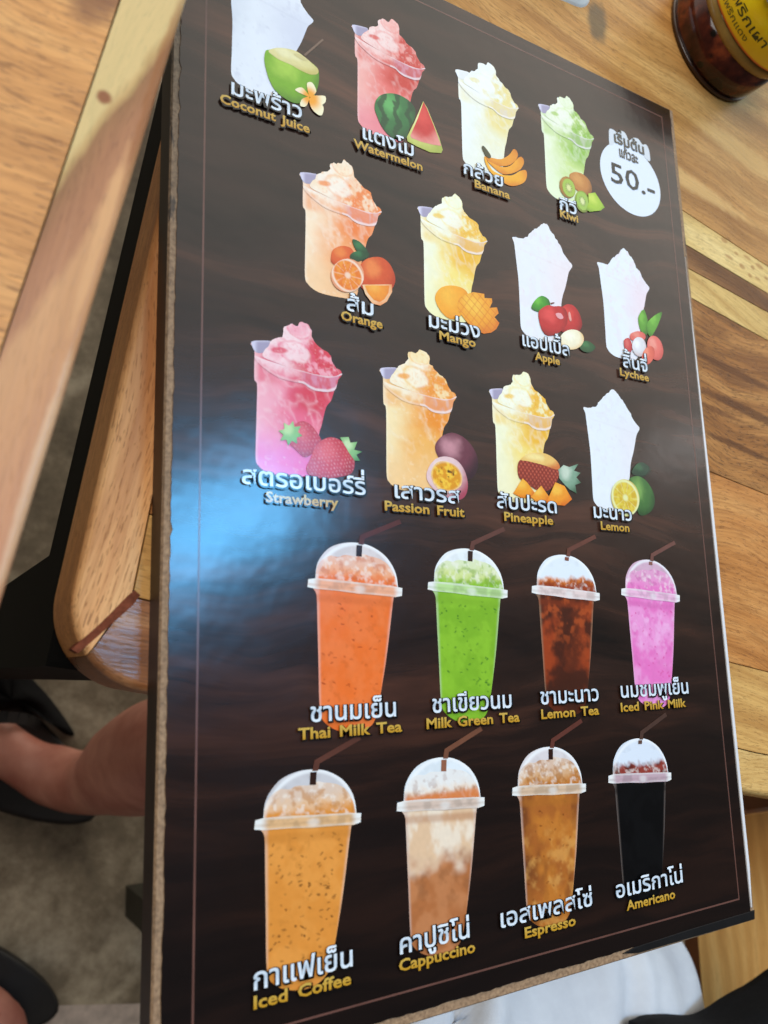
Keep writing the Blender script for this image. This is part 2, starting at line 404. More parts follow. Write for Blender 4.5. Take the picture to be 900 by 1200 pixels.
def prism_sel(poly, z0, z1, bev, outer, steps=5):
    """prism (counter-clockwise outline); edges i->i+1 in 'outer' get a rounded top nosing"""
    p = np.asarray(poly, float); n = len(p)
    E = [(p[(i + 1) % n] - p[i]) / np.linalg.norm(p[(i + 1) % n] - p[i]) for i in range(n)]
    Nn = [np.array([-e_[1], e_[0]]) for e_ in E]
    def inset(d):
        q = []
        for i in range(n):
            d1 = d if (i - 1) % n in outer else 0.0; d2 = d if i in outer else 0.0
            n1, n2 = Nn[i - 1], Nn[i]; cr = n1[0] * n2[1] - n1[1] * n2[0]
            if abs(cr) < 1e-3: q.append(p[i] + n2 * max(d1, d2))
            else:
                A = np.array([n1, n2]); q.append(p[i] + np.linalg.solve(A, np.array([d1, d2])))
        return q
    rings = [[(x, y, z0) for x, y in p]]
    for s in range(steps + 1):
        t = s / steps * math.pi / 2
        rings.append([(x, y, z1 - bev + bev * math.sin(t)) for x, y in inset(bev * (1 - math.cos(t)))])
    v = [q for r in rings for q in r]; f = [list(range(n))[::-1], [len(v) - n + i for i in range(n)]]
    for r in range(len(rings) - 1):
        for i in range(n):
            j = (i + 1) % n; f.append([r * n + i, r * n + j, (r + 1) * n + j, (r + 1) * n + i])
    return v, f
main_table()

def side_table():
    # its right edge runs from (-24,-148) to (-57,-291); local x along the edge (downwards in the photo is -x)
    e0 = np.array([-24., -147.9]); e1 = np.array([-56.9, -291.4]); d = (e0 - e1) / np.linalg.norm(e0 - e1)
    ang = math.atan2(d[1], d[0])
    root = empty('side_table', (e0[0], e0[1], -770), ang)
    tag(root, 'neighbouring wooden table with a pale edge plank, cut off at the upper left corner', 'table')
    T = 770 + 60; th = 34; a = Acc(); mats = []
    # local y>0 is to the left of the edge
    mats.append(wood('side_table_edge_timber', (120, 74, 46), (176, 122, 82), (204, 156, 110), 'X', 21.0, along=5, across=90, wave=.15, spec=.25, pores=.7,
                     zones=(12.5, [(-30,(182,124,88)),(-12,(196,144,98)),(-6,(200,150,104)),(-4,(170,118,84)),(0,(156,106,74)),(5,(132,94,60)),(6.8,(184,154,98)),(9,(214,190,130))], .72), marks=[(-13.5, 13.6, 2.4, 2.2, (128, 66, 38), .9), (0, 1.0, 40, 2.2, (140, 84, 40), .6), (-128, 1.5, 34, 1.8, (226, 198, 160), .35), (-55, 3.5, 30, 1.5, (210, 160, 110), .5)]))  # the long pale mark by the edge is a painted gloss highlight
    mats.append(wood('side_table_timber', (132, 82, 44), (206, 146, 86), (228, 176, 112), 'Y', 24.0, along=9, across=50, wave=.12, pores=.5, swirl=.06, spec=.25, contrast=(.28, .48, .72), marks=[(24, 25, 17, 9, (118, 74, 50), .8), (-12, 60, 30, 5, (150, 100, 58), .5), (-70, 40, 22, 6, (222, 172, 112), .5)]))
    mats.append(wood('side_table_far_timber', (130, 84, 46), (184, 130, 76), (206, 154, 98), 'Y', 27.0, along=6, across=60, spec=.25))
    a.add(prism_sel([(-420, 0), (700, 0), (700, 17.4), (-420, 17.4)], T - th, T, 2.2, {0, 3}), 0)
    a.add(prism_sel([(-420, 17.8), (700, 17.8), (700, 150), (-420, 150)], T - th, T, .35, {0, 1, 2, 3}), 1)
    a.add(prism_sel([(-420, 150.5), (700, 150.5), (700, 620), (-420, 620)], T - th, T, .35, {0, 1, 2, 3}), 2)
    mesh_obj('tabletop', a.v, a.f, None, root, mats=mats, midx=a.m)
    fr = Acc()
    for bx in ((-400, 680, 30, 56), (-400, 680, 570, 596), (-400, -374, 58, 568), (654, 680, 58, 568)): fr.add(box(*bx, T - th - 45, T - th - .5, 1))
    mesh_obj('steel_frame', fr.v, fr.f, BLACKSTEEL, root)
    for (x, y) in ((-400, 30), (640, 30), (-400, 556), (640, 556)):
        mesh_obj('leg', *box(x, x + 40, y, y + 40, 0, T - th - 46, 1), BLACKSTEEL, root)
side_table()

def bench():
    root = empty('wooden_bench', (651, -495, -770), R(-1.2))
    tag(root, 'tan wooden bench seat at the lower right, below the table edge', 'bench')
    m = wood('bench_timber', (190, 130, 66), (226, 166, 92), (238, 188, 116), 'Y', 31.0, along=5, across=40, pores=.2)
    m2 = simple('bench_side', (112, 66, 36), .5, 40, .2)
    a = Acc(); a.add(prism_sel([(0, -760), (420, -760), (420, 0), (0, 0)], 432, 450, .8, {0, 1, 2, 3}), 0)
    mi = [0 if i == 1 or i >= 6 else 1 for i in range(len(a.f))]
    mesh_obj('seat', a.v, a.f, None, root, mats=[m, m2], midx=mi)
    for (x, y) in ((20, -50), (370, -50), (20, -750), (370, -750)):
        mesh_obj('leg', *box(x, x + 30, y, y + 30, 0, 431.5, 1), m2, root)
    b = Acc(); b.add(box(-30, 400, 12, 24, 380, 400, 2)); b.add(box(0, 12, 0.5, 12, 380, 400)); b.add(box(360, 372, .5, 12, 380, 400))
    mesh_obj('rail', b.v, b.f, simple('grey_steel', (150, 148, 144), .4, 50, .1), root)
bench()

def stool():
    root = empty('dark_stool', (330, -760, -770), 0)
    tag(root, 'dark stool whose foot shows at the board left edge near the bottom, on the concrete', 'stool')
    m = simple('dark_olive_wood', (38, 36, 26), .6, 50, .25)
    mesh_obj('seat', *box(-150, 305, -190, 190, 400, 430, 4), m, root)  # widened to the right to darken the gap between shorts and bench
    for (x, y) in ((-140, 152), (262, 152), (-140, -190), (262, -190)):
        o = mesh_obj('leg', *prism([(x, y), (x + 34, y), (x + 34, y + 34), (x, y + 34)], 0, 399.5, 1), m, root)
stool()

# ------------------------------------------------------------------ menu board
BD = empty('menu_board', (150, -224.5, -13))
tag(BD, 'dark brown printed menu board of twenty iced drinks in Thai and English', 'menu board')
H = 448.9
def board():
    x0, x1, y0, y1 = -2.9, 301.2, -H - 4.2, 1.0
    c = 1.6
    v = [(x0, y0, -13), (x1, y0, -13), (x1, y1, -13), (x0, y1, -13), (x0, y0, -1.3), (x1, y0, -1.3), (x1, y1, -1.3), (x0, y1, -1.3),
         (x0 + .7, y0 + .7, -.45), (x1 - .5, y0 + .7, -.45), (x1 - .5, y1 - .4, -.45), (x0 + .7, y1 - .4, -.45)]
    f = [(3, 2, 1, 0), (0, 1, 5, 4), (1, 2, 6, 5), (2, 3, 7, 6), (3, 0, 4, 7), (4, 5, 9, 8), (5, 6, 10, 9), (6, 7, 11, 10), (7, 4, 8, 11), (8, 9, 10, 11)]
    o = mesh_obj('board_panel', v, f, None, BD, world=True, mats=[EDGE, MDF], midx=[0, 0, 0, 0, 0, 1, 1, 1, 1, 1])
    # printed sheet
    rw = np.random.RandomState(11)
    edge = [(0, -H)] + [(float(x), -H + float(rw.uniform(-.45, .12))) for x in np.arange(3, 206, 2.3)] + [(207, -H), (297.6, -H), (297.6, 0), (0, 0)]
    edge += [(float(rw.uniform(-.15, .4) + (.5 if rw.rand() > .92 else 0)), -float(y)) for y in np.arange(3, 446, 2.9)]
    sv, sf = prism(edge, -.43, 0, .05, 2)
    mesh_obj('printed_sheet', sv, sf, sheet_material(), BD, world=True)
    # white turned-up edge of the film on the right
    xs = np.linspace(-446.5, -95, 40); a = Acc()
    prof = lambda y: .75 + .35 * math.sin(y * .011)
    vv = []; ff = []
    for i, y in enumerate(xs):
        w = 1.0 if 2 < i else .8
        k = min(1.0, (i + 1) / 3, max(0.12, (39 - i) / 16))
        vv += [(297.9, y, -.4), (297.95, y, .35), (297.95 + 2.2 * k, y, .2), (297.95 + 2.3 * k, y, -.42)]
        if i:
            o_ = 4 * (i - 1)
            for j in range(3): ff.append((o_ + j, o_ + j + 1, o_ + j + 5, o_ + j + 4))
    ff += [(0, 1, 2, 3), tuple(4 * 39 + q for q in (3, 2, 1, 0))]
    ff = [tuple(reversed(t)) for t in ff]
    mesh_obj('white_film_edge', vv, ff, WHITEFILM, BD, world=True)
    # black tape over the bare foot of the board at the right
    tv, tf = prism([(206, -H - 1.4), (216, -H - 3.0), (300.2, -H - 3.5), (300.8, -H + .6), (250, -H + .5), (214, -H - .2)], -.44, .10, .2, 2)
    mesh_obj('black_edge_tape', tv, tf, BLACKPAINT, BD, world=True)
board()

BORDER = simple('brown_border_ink', (98, 66, 58), .25, 80, .15)
m_, m2_ = 10.4, 11.4
def line_loop(x0, x1, y0, y1, w, z):
    v = [(x0, y0, z), (x1, y0, z), (x1, y1, z), (x0, y1, z), (x0 + w, y0 + w, z), (x1 - w, y0 + w, z), (x1 - w, y1 - w, z), (x0 + w, y1 - w, z)]
    return v, [(0, 1, 5, 4), (1, 2, 6, 5), (2, 3, 7, 6), (3, 0, 4, 7)]
mesh_obj('border_line', *line_loop(10.1, 289.9, -H + 7.3, -7.3, .75, .03), BORDER, BD, world=True)

# ------------------------------------------------------------------ lettering
UPPER = set('\u0e31\u0e34\u0e35\u0e36\u0e37\u0e47'); TONE = set('\u0e48\u0e49\u0e4a\u0e4b\u0e4c')
def text_raw(s, offset=0.0, res=2, spacing=1.0, wspace=1.0):
    c = bpy.data.curves.new('t', 'FONT'); c.body = s; c.size = 1.0; c.offset = offset; c.resolution_u = res; c.fill_mode = 'FRONT'
    c.space_character = spacing; c.space_word = wspace
    o = bpy.data.objects.new('t', c); COL.objects.link(o)
    bpy.context.view_layer.update()
    me = o.to_mesh()
    n = len(me.vertices); v = np.empty(n * 3, np.float32); me.vertices.foreach_get('co', v)
    f = [tuple(p.vertices) for p in me.polygons]
    o.to_mesh_clear(); bpy.data.objects.remove(o); bpy.data.curves.remove(c)
    return v.reshape(-1, 3)[:, :2].astype(float), f
def width(s):
    a, _ = text_raw(s + '|', 0, 1); b, _ = text_raw('|', 0, 1)
    return a[:, 0].max() - b[:, 0].max()
def text_mesh(s, offset=0.0, **kw):
    base = ''; extra = []
    for ch in s:
        if ch in TONE and base and base[-1] in UPPER: extra.append((ch, width(base)))
        else: base += ch
    v, f = text_raw(base, offset, **kw); f = list(f)
    for ch, px in extra:
        w, g = text_raw(ch, offset); w = w + np.array([px, .215]); n = len(v)
        v = np.vstack([v, w]); f += [tuple(i + n for i in t) for t in g]
    return v, f
def lettering(s, xa, xb, y, hscale, z, parent, name, kind, off, outl):
    """s set between xa and xb on baseline y (mm); hscale = mm per em"""
    kw = dict(wspace=1.6) if kind == 'gold' else {}
    v, f = text_mesh(s, off, **kw); ref, _ = text_raw(s.replace(' ', ''), 0) if False else (v, None)
    lo, hi = v[:, 0].min(), v[:, 0].max(); sx = (xb - xa) / (hi - lo)
    def place(v, dx, dy, z): return np.c_[xa + (v[:, 0] - lo) * sx + dx, y + v[:, 1] * hscale + dy, np.full(len(v), z)]
    sv, sf = text_mesh(s, off + outl, **kw)
    p = place(sv, .25, -.3, z)
    mesh_obj(name + '_shadow', p, sf, None, parent, world=True, mats=[INK], cols=np.tile(lin((16, 13, 13)), (len(p), 1)))
    p = place(v, 0, 0, z + .05)
    t = np.clip((p[:, 1] - y) / (hscale * .65), 0, 1)
    if kind == 'gold': c = mx(np.tile(lin((184, 136, 36)), (len(p), 1)), np.tile(lin((196, 162, 76)), (len(p), 1)), t)
    else: c = mx(np.tile(lin((176, 190, 204)), (len(p), 1)), np.tile(lin((218, 227, 236)), (len(p), 1)), np.abs(2 * t - 1))
    mesh_obj(name, p, f, None, parent, world=True, mats=[INK], cols=c)

# ------------------------------------------------------------------ the printed drinks
CUP = [(0,0),(1.3,-2.5),(1.3,-7.4),(1.3,-14.3),(2.4,-16.2),(2.4,-23.0),(2.0,-36.5),(1.9,-45.9),(3.1,-48.4),(5.5,-50.1),(9.0,-51.1),(14.7,-51.2),(22.7,-50.6),(25.2,-49.5),(26.6,-47),(27.3,-41.6),(28.9,-32.5),(30.1,-28.8),(32.1,-21.4),(34.4,-18.2),(35.8,-14.4),(37.4,-9.5),(39.6,-6.2),(37.9,-4.0),(30,-4.5),(20,-4),(8,-1)]
SLUSH = [(5.6,-1.7),(7.0,-0.1),(9.2,3.2),(11.4,4.4),(13.6,6.1),(14.4,9.2),(16.6,10.7),(19.6,10.9),(21.5,12.9),(24.2,12.2),(25.7,10.0),(26.0,7.1),(28.7,4.7),(31.0,2.9),(32.8,2.4),(34.5,1.0),(35.2,-1.4),(37.1,-4.0),(37.9,-6.2),(36,-7.6),(32.4,-8.1),(27,-8.1),(21.7,-7.7),(16,-7.2),(11.3,-6.3),(4.9,-4.7)]
WHITECUP = [(0,0),(1.0,-3),(1.4,-8),(2,-16),(2.4,-23),(2.2,-36),(2.0,-45.6),(3.2,-48.4),(5.6,-50.1),(9,-51),(15,-51.1),(22,-50.6),(25.4,-48),(27.3,-41),(29.3,-32),(31,-25),(33.6,-19),(35.4,-14),(37.0,-9.6),(39.7,-5.6),(37.2,-3.2),(34.6,-0.4),(33.2,2.2),(31.2,4.2),(28.6,8.0),(26.0,10.6),(23.6,12.8),(21.4,13.4),(18.6,10.6),(14.6,7.4),(11.2,4.2),(8.6,1.4),(4,0.6)]
BACKRIM = [(0,0),(0.6,.8),(2.7,1.5),(7.9,2.3),(8.4,1),(6.2,-2.2),(3.4,-3.5),(1.3,-2.9)]
FRONTRIM = [(1.6,-5.0),(6,-5.9),(11.3,-6.6),(16.5,-7.3),(21.7,-7.7),(27,-8.1),(32.4,-8.1),(36.6,-7.4),(39.4,-5.8),(39.6,-6.4),(38.2,-7.6),(36.4,-13.2),(33,-14.7),(27.6,-15.0),(24.6,-14.2),(22.4,-13.0),(16,-12.8),(10.6,-11.9),(5,-9.2),(2.0,-6.8)]
DOME = [(-19.1,-15.4),(-18.7,-11.2),(-17.7,-8.0),(-15.0,-4.4),(-11.4,-1.8),(-5.9,-.2),(0,.1),(6.2,-1.0),(12.2,-4.2),(15.9,-8.3),(17.8,-12.6),(18.4,-17.2)]
ICE = [(-18.8,-15.2),(-18.5,-11.0),(-16.3,-7.6),(-12.6,-5.6),(-9,-5.9),(-5.9,-5.0),(-1.1,-5.3),(2.4,-4.3),(4.9,-4.9),(9.9,-5.9),(13.9,-8.2),(16.9,-12.6),(18.2,-17.2)]
RIM = [(-22.5,-18.0),(-22.1,-15.0),(-19.1,-14.6),(-9,-14.9),(0,-15.7),(9,-16.3),(16.8,-16.9),(20.4,-17.4),(20.1,-20.6),(16.9,-21.2),(9,-20.6),(0,-20.2),(-9,-19.2),(-19.1,-18.6)]
TALL = [(-19.2,-17.5),(-18.5,-21.3),(-18.3,-35),(-18.1,-47.7),(-17.9,-62),(-16.8,-67.2),(-12,-71),(-5,-72.9),(1,-72.4),(5.4,-69.6),(7.6,-64),(9.6,-56),(12.4,-43),(15.5,-25),(16.4,-20.5),(16.6,-19.5),(0,-18.6)]

def paint_cup(c0, pal):
    light, mid, dark, bottom = [lin(q) for q in pal[:4]]; wh = light * .55 + .45 * lin((255, 253, 250))
    def f(x, y):
        u = x - c0[0]; w = y - c0[1]
        xr = np.interp(w, [-50, -42, -33, -21, -14, -6], [26, 27.3, 29, 32, 35.8, 38.5]); t = (u - 1.6) / (xr - 1.6)
        n = fbm(x, y, 9, 1); fn = fbm(x, y, 2.4, 5)
        c = mx(light, mid, sstep(.05, .62, t + .28 * (n - .5)))
        # deep coloured shoulder under the rim at the right, and the slope below it
        band = sstep(.28, .72, t + .3 * (n - .5)) * sstep(-30 + 0 * w, -20, w + 9 * (t - .8) + 5 * (n - .5))
        c = mx(c, dark, band * .95)
        c = mx(c, mid * .6 + dark * .4, sstep(-16.6, -13.4, w) * sstep(.5, .05, t) * .65)     # left shoulder
        c = mx(c, bottom, sstep(-28, -46, w) * .8)
        # slow swirls of ice seen through the side
        s1 = np.abs(fbm(x + .3 * w, y * .75, 6, 9) - .5); c = mx(c, wh, (sstep(.12, .0, s1) * .26 + sstep(.03, .0, s1) * .10) * sstep(-47, -22, w))
        s2 = np.abs(fbm(x, y, 4, 12) - .5); c = mx(c, dark * .4 + mid * .6, sstep(.08, .0, s2) * .30 * sstep(.15, .5, t) * sstep(-46, -24, w))
        fr = sstep(.60, .78, fbm(x, y, 1.3, 14)) * sstep(.46, .7, fbm(x, y, 6, 16)); c = mx(c, wh, fr * .30)
        c = mx(c, wh, sstep(.07, .0, t) * .55); c = mx(c, mid * .5 + dark * .5, sstep(.94, 1.0, t) * .35)
        return c * (0.96 + .08 * fn)[:, None]
    return f
def paint_slush(c0, pal):
    light, mid, dark = [lin(q) for q in pal[:3]]; wh = light * .5 + .5 * lin((255, 252, 248))
    def f(x, y):
        u = x - c0[0]; w = y - c0[1]
        n = fbm(x, y, 4.5, 21); fn = fbm(x, y, 1.5, 25); ch = fbm(x, y, 2.8, 31)
        c = mx(light, wh, sstep(.35, .62, n))
        # heap: pale scoop in the middle, saturated slope on the right, pocket on the left
        r = sstep(19.5, 25.5, u - .75 * (w - 1.5) + 6 * (n - .5)); c = mx(c, mid * .35 + dark * .65, r * .95)
        c = mx(c, dark, r * sstep(.55, .40, ch) * .8); c = mx(c, light, r * sstep(.54, .66, ch) * .75)
        d = np.hypot((u - 19.2 + .25 * (w + 1)) / 6.6, (w + .6) / 4.6) + .35 * (n - .5); c = mx(c, wh, sstep(1.05, .7, d) * .85); c = mx(c, mid, sstep(.16, .04, np.abs(d - 1.08)) * .40)
        d2 = np.hypot((u - 20.6) / 4.6, (w - 9.6) / 3.4) + .3 * (n - .5); c = mx(c, light, sstep(1.1, .7, d2) * .85); c = mx(c, mid, sstep(.14, .04, np.abs(d2 - 1.12)) * .45)
        p_ = np.hypot((u - 11.6) / 3.4, (w + .9 - .12 * (u - 11)) / 1.35) + .5 * (n - .5); c = mx(c, dark * .55 + mid * .45, sstep(1.2, .6, p_) * .9)
        lo = sstep(-1.8, -5.6, w + (u - 8) * .14) * sstep(27, 12, u); c = mx(c, wh * .7 + light * .3, lo * .85)
        gr = fbm(x, y, .9, 46, 2); c = mx(c, wh, sstep(.6, .85, gr) * .35); c = mx(c, mid, sstep(.40, .2, gr) * .3)
        return c * (.95 + .10 * fn)[:, None]
    return f
def paint_flat(col, amp=.06):
    col = lin(col)
    return lambda x, y: np.tile(col, (len(x), 1)) * (1 - amp / 2 + amp * fbm(x, y, 2.5, 3))[:, None]
def paint_white(c0, light, tint):
    light, tint = lin(light), lin(tint)
    def f(x, y):
        u = x - c0[0]; w = y - c0[1]
        c = mx(np.tile(light, (len(x), 1)), tint, sstep(8, 32, u + .15 * w) * sstep(6, -14, w) * .9)
        sp = sstep(.72, .8, fbm(x, y, 2.2, 77)); c = mx(c, tint * .92, sp * .5)
        sl = sstep(-8, 0, w + (u - 8) * .2) * sstep(.52, .66, fbm(x, y, 2.2, 79)); c = mx(c, tint * .94, sl * .45)
        rimln = sstep(.8, .2, np.abs(w + 4.6 + .12 * u)) * sstep(2, 8, u); c = mx(c, tint * .9, rimln * .28)
        bd = sstep(-14, -20, w) * sstep(.5, .65, fbm(x, y * .7, 4, 82)); c = mx(c, tint * .96, bd * .3)
        return c * (.975 + .05 * fbm(x, y, 3, 8))[:, None]
    return f
def paint_frontrim(c0, pal):
    cupf, slf = paint_cup(c0, pal), paint_slush(c0, pal)
    light, mid, dark = [lin(q) for q in pal[:3]]; lav = lin((205, 185, 215)); wh = lin((250, 244, 246))
    def f(x, y):
        u = x - c0[0]; w = y - c0[1]
        top = -5.0 - .115 * u + .0009 * u * u + np.where(u > 33, (u - 33) * .36, 0)
        low = np.interp(u, [1.6, 5, 10.6, 16, 22.4, 24.6, 27.6, 33, 36.4, 40], [-6.6, -9.2, -11.9, -12.8, -13.0, -14.2, -15.0, -14.7, -13.2, -8])
        n = fbm(x, y, 2.5, 50)
        c = mx(light * .6 + wh * .4, mid * .5 + light * .5, sstep(.4, .65, n) * .6)
        k_ = sstep(.25, .9, (top - w) / np.maximum(.5, top - low) + .5 * (n - .5)); c = mx(mx(slf(x, y), c, .3), cupf(x, y), k_)
        win = sstep(20, 24, u) ; inner = mx(dark * .85 + lav * .15, lav * .6 + mid * .4, sstep(.40, .66, fbm(x, y * .5, 2.2, 54)) * .6)
        c = mx(c, inner, win * .85)
        ln = np.maximum(sstep(.95, .35, np.abs(w - top + .25)), sstep(.9, .3, np.abs(w - low - .4)))
        c = mx(c, wh, ln * np.where(u < 20, .22, .62))
        return c
    return f

def paint_backrim(c0, key):
    a, b = (lin((214, 210, 232)), lin((150, 140, 170))) if key != 'banana' else (lin((244, 246, 248)), lin((232, 234, 232)))
    def f(x, y):
        u = x - c0[0]; w = y - c0[1]
        return mx(np.tile(a, (len(x), 1)), b, sstep(1.2, -.2, w - .22 * u) * sstep(1.0, 3.0, u) * .8)
    return f
def ball(cols, p):
    a, b, d = [lin(q) for q in cols]; lo, hi = p.min(0), p.max(0); ce = (lo + hi) / 2; s = (hi - lo) / 2 + 1e-6
    def f(x, y):
        X = (x - ce[0]) / s[0]; Y = (y - ce[1]) / s[1]
        r = np.hypot(X + .28, Y - .32); n = fbm(x, y, max(.9, s.mean() * .5), 60)
        c = mx(np.tile(a, (len(x), 1)), b, sstep(.15, .75, r + .4 * (n - .5)))
        c = mx(c, d, sstep(.8, 1.5, r + .3 * (n - .5)))
        return c * (.93 + .14 * fbm(x, y, 1.1, 63))[:, None]
    return f
def fruit_painter(kind, cols, p):
    lo, hi = p.min(0), p.max(0); ce = (lo + hi) / 2; s = (hi - lo) / 2 + 1e-6
    L = [lin(q) for q in cols]
    if kind == 'flat': return paint_flat(cols[0], .12)
    if kind == 'ball': return ball(cols, p)
    if kind == 'petal':
        c0 = p[0]; rm = np.hypot(*(p - c0).T).max()
        return lambda x, y: mx(np.tile(L[0], (len(x), 1)), L[1], sstep(.25, .85, np.hypot(x - c0[0], y - c0[1]) / rm))
    if kind == 'melon':
        bb = ball([(95, 175, 95), (45, 115, 60), (20, 60, 35)], p)
        def f(x, y):
            X = (x - ce[0]) / s[0]; st = np.sin(X * 9.5 + .8 * np.sin(y * .5) + 2.2 * fbm(x, y, 2.2, 70))
            return mx(bb(x, y), L[1], sstep(.0, .55, st) * .85)
        return f
    if kind == 'citrus':
        def f(x, y):
            X = (x - ce[0]) / s[0]; Y = (y - ce[1]) / s[1]; r = np.hypot(X, Y); a = np.arctan2(Y, X)
            c = mx(np.tile(L[1], (len(x), 1)), L[2], sstep(.3, .7, fbm(x, y, 1.5, 71)))
            seg = np.abs(((a / (2 * math.pi) * 10) % 1) - .5) * 2; c = mx(c, L[0], sstep(.82, .98, seg) * .55 * sstep(.1, .3, r))
            c = mx(c, L[0], sstep(.80, .88, r)); c = mx(c, L[0], sstep(.24, .12, r) * .9)
            return mx(c, L[2] * .9, sstep(.95, 1.0, r) * .7)
        return f
    if kind == 'kiwi':
        def f(x, y):
            X = (x - ce[0]) / s[0]; Y = (y - ce[1]) / s[1]; r = np.hypot(X, Y); a = np.arctan2(Y, X)
            c = mx(np.tile(L[0], (len(x), 1)), L[1], sstep(.2, .6, r))
            sd = sstep(.1, .5, np.sin(a * 13)) * sstep(.28, .36, r) * sstep(.62, .5, r); return mx(c, L[2], sd * .75)
        return f
    if kind == 'berry':
        bb = ball(cols, p)
        def f(x, y):
            gx = x * .95 + y * .25; gy = y * 1.0 - x * .2; row = np.floor(gy / 1.5)
            fx = (gx / 1.5 + .5 * (row % 2)) % 1 - .5; fy = (gy / 1.5) % 1 - .5
            fx = fx + .5 * (vnoise(x, y, 1.7, 141) - .5); fy = fy + .5 * (vnoise(x, y, 1.7, 142) - .5); d = np.hypot(fx, fy * .8); c = bb(x, y)
            c = mx(c, lin((245, 190, 180)), sstep(.26, .12, d) * .6 * fbm(x, y, 3, 73)); return c
        return f
    if kind == 'pulp':
        def f(x, y):
            n = fbm(x, y, 1.8, 75); c = mx(np.tile(L[1], (len(x), 1)), L[0], sstep(.4, .62, n))
            r = np.hypot((x - ce[0]) / s[0], (y - ce[1]) / s[1])
            c = mx(c, L[2], sstep(.62, .70, fbm(x, y, 1.3, 78)) * sstep(.8, .4, r)); return mx(c, lin((250, 225, 190)), sstep(.85, 1.0, r) * .5)
        return f
    if kind == 'pine':
        def f(x, y):
            g1 = np.abs(((x * .8 + y * .6) / 1.9) % 1 - .5); g2 = np.abs(((x * .8 - y * .75) / 1.9) % 1 - .5)
            k = sstep(.36, .48, np.maximum(g1, g2)); c = mx(np.tile(L[1], (len(x), 1)), L[0], sstep(.28, .08, np.hypot(g1, g2)) * .8)
            c = mx(c, L[2], k * .8); return mx(c, L[2], sstep(.2, -.9, (y - ce[1]) / s[1]) * .35)
        return f
    if kind == 'mango':
        bb = ball(cols, p)
        def f(x, y):
            c = bb(x, y); a = x * .62 + y * .78; b = x * .8 - y * .6
            g = np.maximum(sstep(.40, .48, np.abs((a / 3.0 + .1) % 1 - .5)), sstep(.40, .48, np.abs((b / 3.6 + .3) % 1 - .5)) * .7)
            return mx(c, lin((215, 105, 30)), g * .75)
        return f

